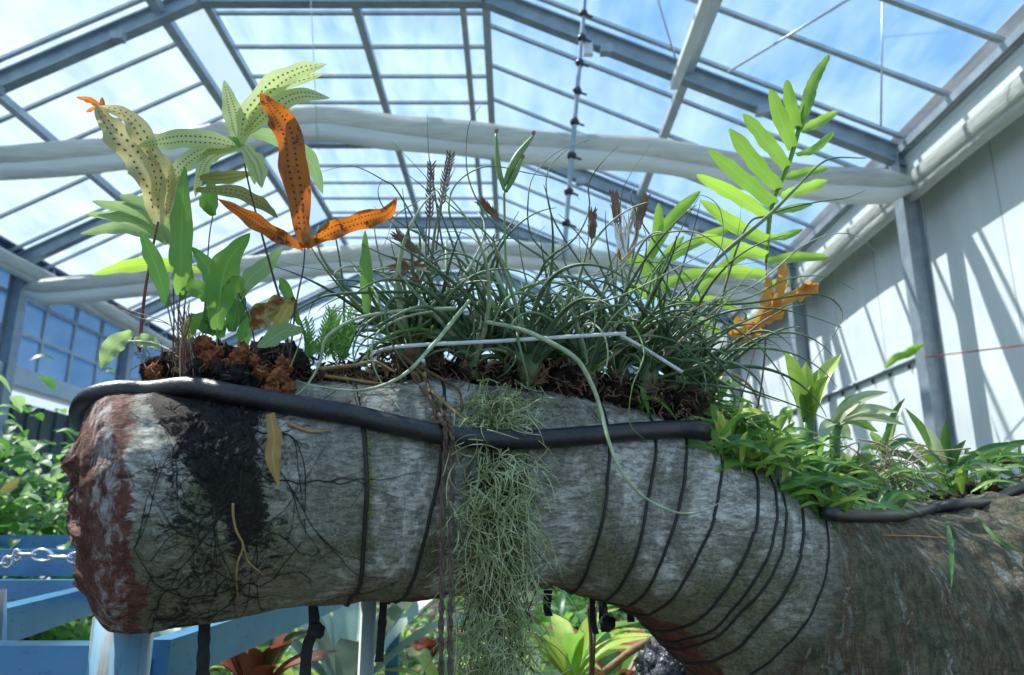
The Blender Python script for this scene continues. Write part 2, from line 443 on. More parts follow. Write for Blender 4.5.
    M['brom_dark'] = leaf_mat('dark_bromeliad_leaf', (.04, .12, .03), (.09, .20, .05), (.14, .30, .06), .3, .3, 20, .05)
    M['brom_lime'] = leaf_mat('yellow_green_bromeliad_leaf', (.38, .52, .07), (.58, .66, .16), (.55, .72, .14), .35, .35, 20, .05)
    M['red_leaf'] = leaf_mat('rusty_red_leaf', (.22, .05, .03), (.34, .10, .05), (.45, .12, .05), .3, .45, 20, .05)
    M['agave'] = leaf_mat('blue_grey_agave_leaf', (.26, .38, .32), (.40, .50, .42), (.30, .42, .32), .15, .4, 8, .0)
    M['black_plastic'] = plain_mat('black_plastic', (.01, .01, .012), (.03, .03, .035), .35, 20)
    M['black_net'] = plain_mat('black_plastic_sheet', (.006, .006, .008), (.05, .055, .07), .3, 14, 0, .8, bd=.02)
    M['tree_far'] = leaf_mat('far_foliage', (.03, .10, .02), (.07, .17, .035), (.12, .26, .05), .3, .5)
make_materials()

# ---------------------------------------------------------------- log material (masks from the mesh)
def log_material():
    s = NT('log_bark')
    at = s.n('ShaderNodeAttribute', attribute_name='mask'); sp = s.n('ShaderNodeSeparateColor'); s.l(at.outputs['Color'], sp.inputs[0])
    red, blk, moss = sp.outputs[0], sp.outputs[1], sp.outputs[2]
    trunk = at.outputs['Alpha']
    uv = s.n('ShaderNodeUVMap'); mp = s.n('ShaderNodeMapping'); s.l(uv.outputs[0], mp.inputs[0])
    oc = s.coord('Object')
    fib = s.noise(s.coord('Object', (1.0, 1, 3.2)), 60, 6, .72, .4)
    big = s.noise(s.coord('Object', (1, 1, .7)), 11, 7, .72, .6)
    fine = s.noise(oc, 230, 5, .75)
    grey = s.ramp(big, [(.32, (.17, .16, .125)), (.43, (.29, .28, .235)), (.51, (.38, .37, .31)), (.55, (.64, .62, .56)), (.63, (.78, .76, .71))])
    grey = s.mix(s.range(fib, .42, .60, .0, .75), grey, (.085, .085, .06))
    grey = s.mix(s.range(fine, .52, .68, 0, .5), grey, (.62, .61, .57))
    # green and brown film of algae
    mo = s.noise(oc, 14, 6, .7, .4)
    mm = s.range(s.math('ADD', moss, s.math('MULTIPLY', s.math('SUBTRACT', mo, .5), 1.7)), .32, .66)
    alg = s.mix(s.range(fine, .35, .65), (.045, .050, .018), (.21, .21, .095))
    c = s.mix(s.math('MULTIPLY', mm, .78), grey, alg)
    # large trunk on the right: brown-green, streaked down
    st = s.noise(s.coord('Object', (2.6, 2.6, .55)), 13, 6, .65, .4)
    tk = s.ramp(st, [(.30, (.03, .033, .018)), (.42, (.10, .10, .06)), (.50, (.17, .15, .095)), (.56, (.12, .07, .035)), (.62, (.24, .24, .20)), (.74, (.38, .38, .34))])
    tk = s.mix(s.range(s.noise(oc, 48, 7, .8, .5), .44, .60, 0, .8), tk, (.030, .034, .018))
    tk = s.mix(s.range(s.noise(s.coord('Object', (1.4, 1.4, .8)), 30, 8, .85, .8), .57, .66, 0, .75), tk, (.50, .50, .45))
    c = s.mix(trunk, c, tk)
    # red-brown bare wood with white crust
    rn = s.noise(s.coord('Object', (.8, .8, 2.2)), 55, 6, .75, .5)
    rm = s.range(s.math('ADD', red, s.math('MULTIPLY', s.math('SUBTRACT', rn, .5), 1.5)), .42, .58)
    rc = s.ramp(s.noise(oc, 70, 6, .75), [(.3, (.04, .016, .012)), (.5, (.15, .052, .035)), (.68, (.27, .12, .09))])
    wc = s.n('ShaderNodeAttribute', attribute_name='crust')
    wn = s.range(s.math('ADD', wc.outputs['Fac'], s.math('MULTIPLY', s.math('SUBTRACT', s.noise(s.coord('Object', (1.6, 1.6, .7)), 34, 8, .82, .5), .5), 3.2)), .42, .80)
    rc = s.mix(s.math('MULTIPLY', wn, .85), rc, (.55, .53, .53))
    c = s.mix(rm, c, rc)
    # black tarry root mat
    bn = s.noise(s.coord('Object', (.8, .8, 1.5)), 38, 8, .85, 1.6)
    bm = s.range(s.math('ADD', blk, s.math('MULTIPLY', s.math('SUBTRACT', bn, .5), 2.1)), .47, .56)
    c = s.mix(s.math('MULTIPLY', bm, .97), c, s.mix(s.range(fine, .5, .75), (.008, .008, .007), (.05, .045, .035)))
    h = s.math('ADD', s.math('ADD', s.math('MULTIPLY', fib, .8), s.math('MULTIPLY', fine, .45)), s.math('MULTIPLY', rn, s.math('MULTIPLY', red, 1.2)))
    h = s.math('ADD', h, s.math('MULTIPLY', bm, .35))
    b = s.bump(h, 1.0, .007)
    return s.end(s.bsdf(c, .78, b, 0, .35))
M['log'] = log_material()

# ================================================================ greenhouse shell
XR, XL, ZE = 4.05, -7.1, 3.73          # eaves, height above the camera
BR, BL, ZB = -.29, -3.41, 5.68         # edges of the flat middle of the roof
Z0 = CAMZ
YN, YF = -3.0, 29.0
def roof_z(x):
    if x > BR: return ZB - (ZB - ZE) * (x - BR) / (XR - BR)
    if x < BL: return ZB - (ZB - ZE) * (BL - x) / (BL - XL)
    return ZB
def shell():
    m = MB(); m.box((-1.5, 13, -.06), (14.6, 36, .12)); struct('floor', m, 'soil')
    # roof panes: three long facets
    def facet(xa, xb, name):
        m = MB(); a = Vector((xa, 0, Z0 + roof_z(xa) + .10)); b = Vector((xb, 0, Z0 + roof_z(xb) + .10))
        d = (b - a).normalized(); n = Vector((-d.z, 0, d.x))
        m.box((a + b) / 2 + Vector((0, (YN + YF) / 2, 0)), ((b - a).length, YF - YN, .008), (d, Vector((0, 1, 0)), n))
        struct(name, m, 'glass')
    facet(XL, BL - .42, 'ceiling'); facet(BL, BR, 'ceiling'); facet(BR, XR, 'ceiling')
    # right wall
    m = MB(); m.box((XR + .29, (YN + YF) / 2, (Z0 + ZE) / 2), (.08, YF - YN, Z0 + ZE)); struct('wall_right', m, 'wall_panel')
    # left wall: boards below, sill, windows above
    m = MB(); m.box((XL - .12, (YN + YF) / 2, 1.55), (.10, YF - YN, 3.1))
    y = YN
    while y < YF: m.box((XL - .05, y, 1.55), (.04, .03, 3.1)); y += .35
    struct('wall_left', m, 'board')
    m = MB(); m.box((XL - .02, (YN + YF) / 2, Z0 + 2.1), (.34, YF - YN, .26)); struct('trim_1', m, 'sill', 'pale blue sill under the left windows')
    k = 1; y = 4.0
    while y < YF - .2:
        y1 = y + 3.1
        m = MB()
        for j in range(4): m.beam((XL, y + .775 * j, Z0 + 2.2), (XL, y + .775 * j, Z0 + 3.9), .06, .05, Vector((0, 1, 0)))
        for z in (2.22, 2.75, 3.25, 3.6): m.beam((XL, y, Z0 + z), (XL, y1, Z0 + z), .05, .05)
        o = struct('window_%d' % k, m, 'alu')
        g = MB(); g.box((XL + .01, y + 1.55, Z0 + 3.05), (.008, 3.1, 1.7))
        p = g.build('pane', 'glass_wall', o)
        k += 1; y = y1
    # end wall behind everything
    m = MB(); m.box(((XL + XR) / 2, YF, .75), (XR - XL, .1, 1.5)); struct('wall_back', m, 'board')
    m = MB(); x = XL
    while x < XR:
        m.beam((x, YF, 1.5), (x, YF, Z0 + roof_z(x)), .07, .07, Vector((0, 1, 0))); x += .93
    for z in (1.5, 2.6, 3.7, 4.9): m.beam((XL, YF, z), (XR, YF, z), .07, .07)
    o = struct('window_%d' % k, m, 'alu')
    g = MB()
    P = [Vector((x, YF + .05, Z0 + roof_z(x))) for x in (XL, BL, BR, XR)]
    g.add([Vector((XL, YF + .05, 1.5)), Vector((XR, YF + .05, 1.5))] + P[::-1], [(0, 1, 2, 3, 4, 5)], smooth=False)
    p = g.build('pane', 'glass_wall', o)
    # gutters and eave beams along the walls
    m = MB()
    m.ibeam((XR + .02, YN, Z0 + ZE + .10), (XR + .02, YF, Z0 + ZE + .10), .22, .26)
    m.beam((XR - .10, YN, Z0 + ZE + .02), (XR - .10, YF, Z0 + ZE + .02), .03, .08)
    struct('trim_2', m, 'steel', 'grey steel gutter beam along the top of the white wall')
    m = MB(); m.beam((XR + .10, YN, Z0 + ZE - .18), (XR + .10, YF, Z0 + ZE - .18), .26, .24)
    m.beam((XR - .02, YN, Z0 + ZE - .06), (XR - .02, YF, Z0 + ZE - .06), .05, .05)
    struct('trim_3', m, 'white_beam', 'white painted beam under the gutter of the white wall')
    m = MB()
    m.ibeam((XL, YN, Z0 + ZE + .06), (XL, YF, Z0 + ZE + .06), .2, .26)
    m.beam((XL + .16, YN, Z0 + ZE - .12), (XL + .16, YF, Z0 + ZE - .12), .08, .08)
    struct('trim_4', m, 'steel', 'grey steel gutter beam above the left windows')
shell()

TR = [7.0, 10.1, 13.2, 16.3, 19.4, 22.5, 25.6]
ordn = ['nearest', 'second', 'third', 'fourth', 'fifth', 'sixth', 'farthest']
def pin(o, m=None): return o
def frame_work():
    for i, Y in enumerate(TR):
        t = thing('roof_truss', '%s steel roof truss crossing the glasshouse overhead' % ordn[i], 'roof truss', (0, Y, 0))
        for (xa, xb) in ((XL, BL), (BL, BR), (BR, XR)):
            m = MB(); h = .20
            a = Vector((xa, Y, Z0 + roof_z(xa) - .05)); b = Vector((xb, Y, Z0 + roof_z(xb) - .05))
            up = Vector((-(b - a).normalized().z, 0, (b - a).normalized().x))
            m.ibeam(a, b, .12, h, up, .018); m.build('chord', 'steel_dark', t)
        for x in (-5.4, -4.2, 1.0, 2.6):
            m = MB(); m.box((x, Y - .05, Z0 + roof_z(x) - .17), (.13, .10, .09)); m.build('bracket', 'steel', t)
    # columns
    for i, Y in enumerate(TR[:5]):
        for x, side in ((XR - .05, 'right'), (XL + .12, 'left')):
            m = MB(); m.ibeam((x, Y, 0), (x, Y, Z0 + ZE), .17, .19, Vector((1, 0, 0)), .014)
            o = m.build('steel_column', 'steel')
            tag(o, '%s grey steel column against the %s' % (ordn[i], 'white wall' if side == 'right' else 'left windows'), 'column')
            m = MB(); m.box((x, Y, .02), (.3, .3, .03))
            p = m.build('base_plate', 'steel', None); p.parent = o; p.location = p.location - o.location
    # purlins along the roof
    for x, lab, w in ((-5.56, 'steel purlin low on the left slope of the roof', .09), (-3.83, 'steel purlin along the left side of the open vent', .11),
                      (BL, 'steel purlin along the right side of the open vent', .08), (-1.75, 'steel purlin under the middle of the flat roof top', .09),
                      (-.55, 'steel purlin just left of the right edge of the flat roof top', .07), (BR, 'steel purlin along the right edge of the flat roof top', .09),
                      (1.87, 'steel purlin halfway down the right slope of the roof', .10)):
        m = MB(); z = Z0 + roof_z(x) + .015
        m.beam((x, YN, z), (x, YF, z), w, .09)
        o = m.build('purlin', 'alu'); tag(o, lab, 'beam')
    m = MB(); m.beam((1.72, -1, Z0 + roof_z(1.72) - .22), (1.72, 7.05, Z0 + roof_z(1.72) - .22), .09, .07)
    tag(m.build('rail', 'white_beam'), 'pale rail running beside the right purlin as far as the nearest truss', 'rail')
    # glazing bars
    def bars(xa, xb, step, name, label, grp, off=0.0):
        base = None; y = 4.3 + off
        while y < YF - .3:
            if all(abs(y - T) > .12 for T in TR):
                if base is None:
                    a = Vector((xa, y, Z0 + roof_z(xa) + .06)); b = Vector((xb, y, Z0 + roof_z(xb) + .06))
                    m = MB(); m.beam(a, b, .035, .05, Vector((0, 1, 0))); base = m.build(name, 'alu'); o = base; y0 = y
                else:
                    o = base.copy(); col.objects.link(o); o.location = base.location + Vector((0, y - y0, 0))
                bay = [T for T in TR if T < y]; nb = int((y - (bay[-1] if bay else 4.2)) / step) + 1
                tag(o, '%s, %s %s' % (label, ('number one', 'second', 'third', 'fourth', 'fifth', 'sixth')[min(5, nb - 1)] if nb > 1 else 'first', ('behind the %s truss' % ordn[len(bay) - 1]) if bay else 'overhead in front of the trusses'), 'glazing bar', grp)
            y += step
    bars(BL, BR, .62, 'glazing_bar', 'thin level bar across the flat roof top', 'glazing bars of the flat roof top')
    bars(XL, BL - .42, .775, 'glazing_bar', 'thin bar on the left roof slope', 'glazing bars of the left roof slope', .2)
    bars(BR, XR, .775, 'glazing_bar', 'thin bar on the right roof slope', 'glazing bars of the right roof slope', .2)
    # vent bars in the open strip
    # shade rolls: gathered cloth hung across at the trusses and along the walls
    def roll(pts, r, name, label, drop=1.0):
        P = spline(pts, 90); t = thing(name, label, 'shade cloth', tuple(P[0]))
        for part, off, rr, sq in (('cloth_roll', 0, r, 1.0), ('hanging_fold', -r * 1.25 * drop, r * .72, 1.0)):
            m = MB(); n = len(P); vs, fs = [], []; S = 20
            for i, p in enumerate(P):
                T = (P[min(i + 1, n - 1)] - P[max(i - 1, 0)]).normalized(); sd = T.cross(Vector((0, 0, 1))).normalized()
                e = min(1, min(i, n - 1 - i) / 5 + .35)
                q = 1 + .25 * noise.noise(Vector((i * .12, off * 9, 1)))
                for k in range(S):
                    an = 2 * PI * k / S
                    w = 1 + .18 * noise.noise(Vector((i * .10, math.cos(an) * 1.6, math.sin(an) * 1.6 + off)))
                    vs.append(p + Vector((0, 0, off * e)) + (sd * math.cos(an) * .75 + Vector((0, 0, 1)) * math.sin(an)) * rr * q * w * e)
            for i in range(n - 1):
                for k in range(S): fs.append((i * S + k, i * S + (k + 1) % S, (i + 1) * S + (k + 1) % S, (i + 1) * S + k))
            fs.append(tuple(range(S))); fs.append(tuple((n - 1) * S + k for k in range(S)))
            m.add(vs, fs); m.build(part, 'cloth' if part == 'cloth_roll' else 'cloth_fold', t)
    roll([W(-60, 160, 6.8), W(80, 152, 6.8), W(180, 140, 6.8), W(300, 118, 6.8), W(400, 128, 6.8), W(520, 140, 6.8), W(650, 150, 6.8), W(740, 166, 6.8), W(830, 178, 6.8), W(915, 182, 6.8)], .125,
         'shade_roll', 'rolled white shade cloth hanging across the glasshouse below the nearest truss')
    roll([W(25, 288, 9.9), W(90, 284, 9.9), W(180, 274, 9.9), W(280, 262, 9.9), W(370, 254, 9.9), W(500, 250, 9.9), W(620, 262, 9.9), W(700, 275, 9.9), W(790, 300, 9.9)], .135,
         'shade_roll', 'rolled white shade cloth hanging across farther back below the second truss')
    roll([Vector((XR - .02, -1, Z0 + 3.36)), Vector((XR - .02, 3, Z0 + 3.33)), Vector((XR - .02, 7, Z0 + 3.37)), Vector((XR - .02, 10, Z0 + 3.33)), Vector((XR - .02, 14, Z0 + 3.37)), Vector((XR - .02, 26, Z0 + 3.35))], .12,
         'shade_roll', 'rolled white shade cloth lying along the top of the right wall', .55)
    roll([Vector((XL + .35, 2, Z0 + 3.52)), Vector((XL + .35, 8, Z0 + 3.48)), Vector((XL + .35, 12, Z0 + 3.52)), Vector((XL + .35, 18, Z0 + 3.48)), Vector((XL + .35, 27, Z0 + 3.5))], .12,
         'shade_roll', 'rolled white shade cloth lying along the top of the left windows', .5)
    # watering pipe along the right wall with small nozzles
    m = MB(); m.tube([Vector((XR + .225, 7.55, Z0 + 1.76)), Vector((XR + .225, 20, Z0 + 1.78))], .022, 10)
    o = m.build('water_pipe', 'steel'); tag(o, 'thin grey water pipe with nozzles running level along the white wall', 'pipe')
    y = 7.9
    while y < 14:
        m = MB(); m.tube([Vector((XR + .225, y, Z0 + 1.75)), Vector((XR + .225, y, Z0 + 1.68))], .014, 8)
        p = m.build('nozzle', 'black_plastic'); p.parent = o; p.location -= o.location; y += .42
    m = MB(); m.tube([W(925, 357, 6.8), W(1060, 341, 5.6)], .006, 6)
    tag(m.build('red_wire', plain_mat('red_wire_paint', (.35, .05, .04), (.4, .07, .05), .5)), 'thin red wire stretched level from the nearest right column', 'wire')
    # hanging cable with clips
    P = spline([W(587, -30, 6.4), W(583, 20, 6.4), W(579, 70, 6.4), W(574, 130, 6.4), W(568, 200, 6.4), W(564, 260, 6.4)], 40)
    m = MB(); m.tube(P, .022, 8); o = m.build('hanging_cable', 'steel_dark'); tag(o, 'dark cable with clips hanging from the roof in the middle', 'cable')
    for k in range(3, 38, 4):
        m = MB(); m.blob(P[k], .045, .3, 2, 6, 8, k); m.tube([P[k], P[k] + Vector((.09, 0, -.04))], .012, 6)
        p = m.build('clip', 'black_plastic'); p.parent = o; p.location -= o.location
    t = thing('cable_box', 'small white box on the cable in the middle of the roof', 'box', tuple(W(588, 50, 6.5)))
    m = MB(); m.box(W(588, 50, 6.5), (.09, .06, .12)); m.build('casing', 'white_beam', t)
    m = MB(); m.tube([W(586, 42, 6.5), W(584, 30, 6.5)], .012, 6); m.build('clamp', 'steel_dark', t)
    # bracing rods and wires of the right slope
    for a, b, r, lab in ((W(851, -2, 5.2), W(728, 72, 6.6), .012, 'thin steel bracing rod slanting across the right roof slope'),
                         (W(883, -20, 5.6), W(881, 126, 5.9), .009, 'thin upright wire under the right roof slope'),
                         (W(655, -10, 6.0), W(676, 60, 6.5), .009, 'thin slanting wire left of the right purlin'),
                         (W(310, -20, 6.0), W(318, 150, 6.6), .004, 'very thin upright wire at the left of the flat roof top')):
        m = MB(); m.tube([a, b], r, 6); tag(m.build('bracing_rod', 'alu'), lab, 'rod')
frame_work()

# ================================================================ the log
NODES = [(86, 514, .905, 108), (130, 509, .925, 116), (230, 497, .965, 111), (350, 488, 1.02, 103), (440, 484, 1.062, 98), (520, 485, 1.092, 95),
         (600, 497, 1.118, 94), (680, 527, 1.148, 97), (750, 571, 1.19, 107), (810, 622, 1.25, 127), (880, 668, 1.37, 156), (980, 690, 1.50, 182),
         (1110, 690, 1.62, 197), (1280, 720, 1.72, 200), (1400, 900, 1.80, 195)]
C_ = [W(a, b, Y) for a, b, Y, r in NODES]
R_ = [r / FPX * (Y / CP) * .985 for a, b, Y, r in NODES]
Q_ = [n[0] for n in NODES]
def axis(q):
    """centre, radius, tangent of the log where its axis crosses column q"""
    i = 0
    while i < len(Q_) - 2 and q > Q_[i + 1]: i += 1
    t = (q - Q_[i]) / (Q_[i + 1] - Q_[i])
    P = [C_[max(0, i - 1)], C_[i], C_[i + 1], C_[min(len(C_) - 1, i + 2)]]
    rr = [R_[max(0, i - 1)], R_[i], R_[i + 1], R_[min(len(C_) - 1, i + 2)]]
    def cr(a, b, c, d, t): return .5 * ((2 * b) + (c - a) * t + (2 * a - 5 * b + 4 * c - d) * t * t + (3 * b - a - 3 * c + d) * t ** 3)
    return cr(*P, t), cr(*rr, t)
def surf(q, th, lift=0.0):
    """a point of the bark: th 0 faces the camera, pi/2 the top, -pi/2 the underside"""
    c, r = axis(q); a, _ = axis(q - 6); b, _ = axis(q + 6)
    T = (b - a).normalized(); S = T.cross(Vector((0, 0, 1))).normalized(); U = S.cross(T)
    d = S * math.cos(th) + U * math.sin(th)
    p = c + d * r
    n1 = noise.fractal(p * 7, .9, 2, 3) * .012
    n1 += noise.fractal(p * Vector((30, 30, 60)).length * .6, .7, 2, 3) * .0016
    end = 1 - sstep(90, 165, q); tr = sstep(780, 900, q)
    n1 += end * noise.fractal(p * 34, .8, 2, 4) * .007
    n1 += tr * (noise.fractal(p * 9, .8, 2, 4) * .022 + .012 * math.sin(th * 3 + q * .006))
    return p + d * (n1 + lift)
def build_log():
    NU, NV = 760, 240
    qs = [86 + (1400 - 86) * (i / NU) ** 1.25 for i in range(NU + 1)]
    vs, msk, cru, us = [], [], [], []
    for i, q in enumerate(qs):
        for k in range(NV):
            th = -PI + 2 * PI * k / NV + PI * 0  # -pi..pi
            p = surf(q, th)
            if q < 160:
                c, r = axis(q); f = 1 - .15 * sstep(-.25, -1.4, th) * ((160 - q) / 74) ** 2
                p = c + (p - c) * f
            if q < 118:                                        # the broken end rounds in
                c, r = axis(q); f = 1 - .17 * (1 - (q - 86) / 32) ** 2.2
                p = c + (p - c) * f
            vs.append(p)
            nz = noise.fractal(p * 11, .8, 2, 3)
            wav = 14 * noise.noise(Vector((th * 2, 0, 5)))
            red = 1 - sstep(112, 172, q + wav - 4)
            cru.append(sstep(30, 6, abs(q + 16 * noise.noise(Vector((th * 1.8, 8, 1))) - 112 + 5 * math.sin(th))) * .42 + .10)
            under = sstep(-.95, -1.45, th) if th > -2.4 else 1
            red = max(red, .78 * under * sstep(300, 420, q))
            # black root mat under the fern: widest below the clump, narrowing downwards
            hq = q + 14 * noise.noise(Vector((th * 3, 2, 1)))
            w = lerp(lerp(10, 24, sstep(-.6, .25, th)), 48, sstep(.25, .95, th)); cen = lerp(238, 214, sstep(-.4, .8, th))
            b = sstep(w + 22, w - 14, abs(hq - cen)) * sstep(-1.25, .0, th)
            b = max(b * .95, .43 * sstep(120, 30, abs(hq - 222)) * sstep(1.3, .3, abs(th + .2)))
            b = max(b, .50 * sstep(-.5, -1.0, th) * sstep(300, 180, q) * sstep(120, 170, q))
            if th > 1.9 or th < -2.2: b *= .5
            b = max(b, .44 * sstep(.75, 1.2, th) * sstep(130, 200, q) * (1 - sstep(680, 760, q)))
            mo = .17 + .42 * sstep(.1, -1.0, th) + .25 * nz
            mo += .28 * sstep(330, 220, q) * sstep(.6, -.3, th)
            for rq in (346, 408, 575, 612, 637, 660, 690, 701, 708, 720, 738):
                mo += .16 * math.exp(-((q - rq) / 7) ** 2)
            mo += .25 * sstep(600, 760, q) * sstep(-.2, -.9, th)
            msk += [red, max(0, b), min(1, max(0, mo)), sstep(733, 752, q + 12 * math.sin(th) + 8 * nz)]
            us.append((q / 1000, k / NV))
    fs = []
    for i in range(NU):
        for k in range(NV):
            k2 = (k + 1) % NV
            fs.append((i * NV + k, (i + 1) * NV + k, (i + 1) * NV + k2, i * NV + k2))
    # rough broken face of the left end
    c0, r0 = axis(86); T = (axis(100)[0] - axis(86)[0]).normalized()
    base = 0; prev = list(range(NV))
    for j, f in enumerate((.82, .6, .38, .18)):
        cur = []
        for k in range(NV):
            p = c0.lerp(vs[k], f); p = p - T * (.012 * (1 - f) ** .5 + .018 * noise.fractal(p * 30, .8, 2, 4))
            vs.append(p); cur.append(len(vs) - 1)
            msk += [1, 0, .2, 0]; cru.append(.35); us.append((.08, k / NV))
        for k in range(NV):
            k2 = (k + 1) % NV; fs.append((prev[k], prev[k2], cur[k2], cur[k]))
        prev = cur
    fs.append(tuple(prev))
    m = MB(); m.add(vs, fs, us)
    o = m.build('tree_log', 'log')
    a = o.data.color_attributes.new('mask', 'FLOAT_COLOR', 'POINT'); a.data.foreach_set('color', msk)
    a = o.data.attributes.new('crust', 'FLOAT', 'POINT'); a.data.foreach_set('value', cru)
    tag(o, 'huge grey bent log with a broken red-brown left end, carrying the plants', 'log')
    bv = BVHTree.FromPolygons([tuple(v) for v in vs], [list(f) for f in fs])
    return o, bv
LOG, BVH = build_log()
def on_log(px, py, lift=0.0):
    """the place on the bark that the camera sees at that pixel; None when it misses"""
    p = W(px, py, 1.0); d = (p - CAMP).normalized()
    hit, n, idx, dist = BVH.ray_cast(CAMP, d)
    if hit is None: return None
    if n.dot(d) > 0: n = -n
    return hit + n * lift
def top_Y(q):
    return surf(q, PI / 2).y

def topY(x):
    T_ = ((640, 1.16), (753, 1.20), (821, 1.28), (903, 1.40), (978, 1.50), (1075, 1.60), (1200, 1.70))
    if x <= T_[0][0]: return T_[0][1]
    for a, b in zip(T_, T_[1:]):
        if x <= b[0]: return lerp(a[1], b[1], (x - a[0]) / (b[0] - a[0]))
    return 1.7
def ridge(x):
    """height in the frame of the log's upper outline"""
    T_ = ((600, 402), (660, 418), (720, 440), (780, 475), (830, 503), (880, 512), (930, 506), (1024, 486), (1100, 478))
    for a, b in zip(T_, T_[1:]):
        if x <= b[0]: return lerp(a[1], b[1], max(0, (x - a[0]) / (b[0] - a[0])))
    return 478
# ---------------------------------------------------------------- things tied round the log
def log_fittings():
    # hose
    HR = .0125
    pts = [(Vector(W(190, 396, 1.10))), Vector(W(120, 404, 1.07)), Vector(W(88, 420, 1.0)), Vector(W(80, 414, .93)), Vector(W(88, 399, .885)), Vector(W(115, 391, .875)), Vector(W(150, 391, .885))]
    for x, y in ((190, 396), (230, 403), (270, 409), (310, 415), (350, 422), (400, 431), (450, 438), (520, 442), (580, 441), (630, 437), (670, 434), (700, 438)):
        p = on_log(x, y, HR * .95)
        pts.append(p if p else W(x, y, 1.1))
    pts += [W(722, 444, 1.20), W(745, 458, 1.27), W(765, 474, 1.36)]
    m = MB(); m.tube(spline(pts, 220), HR, 18)
    tag(m.build('rubber_hose', 'rubber'), 'thick black rubber hose looped round the broken end and along the log', 'hose')
    pts = [W(775, 488, 1.36), W(800, 505, 1.33)]; HR = .0092
    for x, y in ((822, 514), (842, 518), (870, 519), (900, 518), (930, 513), (960, 507), (990, 499), (1024, 489)):
        p = on_log(x, y, HR * .6); pts.append(p if p and p.y < 1.62 else W(x, y, topY(x)))
    pts.append(W(1120, 462, 1.60))
    m = MB(); m.tube(spline(pts, 160), HR, 16)
    tag(m.build('rubber_hose', 'rubber'), 'thinner black hose coming out of the bromeliads along the dark trunk on the right', 'hose')
    m = MB(); m.tube(spline([W(960, 472, 1.75), W(990, 463, 1.75), W(1030, 459, 1.75), W(1100, 452, 1.75)], 20), .008, 10)
    tag(m.build('rubber_hose', 'rubber'), 'short piece of dark grey hose behind the far right bromeliads', 'hose')
    # binding wires
    rings = [(346, 3, .0026, 'thick black wire round the log right of the black root stain'), (410, 24, .0022, 'black wire round the log just left of the hanging ropes'),
             (575, -2, .0021, 'black wire round the log right of the hanging moss, first after it'), (612, -2, .0021, 'second black wire right of the hanging moss'),
             (637, 0, .0021, 'third black wire right of the hanging moss'), (662, 0, .0021, 'fourth black wire right of the hanging moss, under the pale leaf tip'),
             (690, -3, .0021, 'fifth black wire right of the hanging moss'), (701, -6, .0019, 'sixth black wire right of the hanging moss'),
             (708, -6, .0019, 'seventh black wire right of the hanging moss, close beside the sixth'), (720, -9, .0021, 'eighth black wire right of the hanging moss'),
             (738, -12, .0016, 'last thin black wire on the right, at the start of the dark trunk')]
    for q, k, r, lab in rings:
        P = []
        for i in range(73):
            th = 2 * PI * i / 72
            P.append(surf(q + k * math.sin(th) + 2.5 * noise.noise(Vector((th, q, 0))), th, r * .5))
        m = MB(); m.tube(P, r, 6, cap=False)
        tag(m.build('binding_wire', 'black_wire'), lab, 'wire')
    # green liverwort edge on the first wire
    m = MB()
    for i in range(90):
        th = R.triangular(-.45, .45, -.1)
        m.blob(surf(349 + R.uniform(-1.2, 2.2), th, .0008), R.uniform(.0006, .0019), .6, 3, 5, 7, i)
    tag(m.build('moss_strip', plain_mat('yellow_green_moss', (.09, .12, .015), (.22, .25, .04), .8, 60)), 'narrow strip of yellow-green moss beside the thick wire', 'moss')
    # straps hanging below
    def strap(pts, w, lab, knot=None):
        P = spline(pts, 24); m = MB(); vs = []; fs = []
        for i, p in enumerate(P):
            ww = w * (1 + .25 * noise.noise(Vector((i * .4, w * 900, 0)))); tw = .25 * math.sin(i * .35)
            d = Vector((math.cos(tw), math.sin(tw), 0)); n = Vector((-d.y, d.x, 0)) * .0016
            vs += [p - d * ww - n, p + d * ww - n, p + d * ww + n, p - d * ww + n]
        for i in range(len(P) - 1):
            for k in range(4): fs.append((i * 4 + k, i * 4 + (k + 1) % 4, i * 4 + 4 + (k + 1) % 4, i * 4 + 4 + k))
        fs += [(3, 2, 1, 0), tuple((len(P) - 1) * 4 + k for k in range(4))]
        m.add(vs, fs, smooth=False)
        if knot: m.blob(P[int(24 * knot)] + Vector((w * .5, 0, 0)), w * 1.5, .5, 2, 8, 10, 3)
        tag(m.build('hanging_strap', 'strap'), lab, 'strap')
    strap([W(205, 606, 1.0), W(204, 640, .99), W(202, 690, .99)], .0075, 'wide black strap hanging in front of the blue beam')
    strap([W(312, 595, 1.06), W(314, 625, 1.05), W(307, 650, 1.05), W(304, 700, 1.05)], .007, 'black strap with a torn knot under the middle of the log', .42)
    strap([W(384, 594, 1.12), W(382, 625, 1.11), W(379, 662, 1.11)], .0055, 'short black strap end left of the hanging ropes', .12)
    strap([W(548, 590, 1.2), W(547, 608, 1.2), W(549, 616, 1.2)], .006, 'stub of black strap just right of the hanging moss')
    strap([W(592, 598, 1.22), W(593, 620, 1.21), W(596, 634, 1.21)], .0045, 'narrow black strap end beside a dry twig')
    strap([W(602, 602, 1.23), W(604, 618, 1.22), W(606, 632, 1.22)], .0075, 'short folded black strap right of the dry twig', .7)
    strap([W(630, 608, 1.25), W(631, 622, 1.25)], .006, 'smallest stub of black strap under the curve of the log')
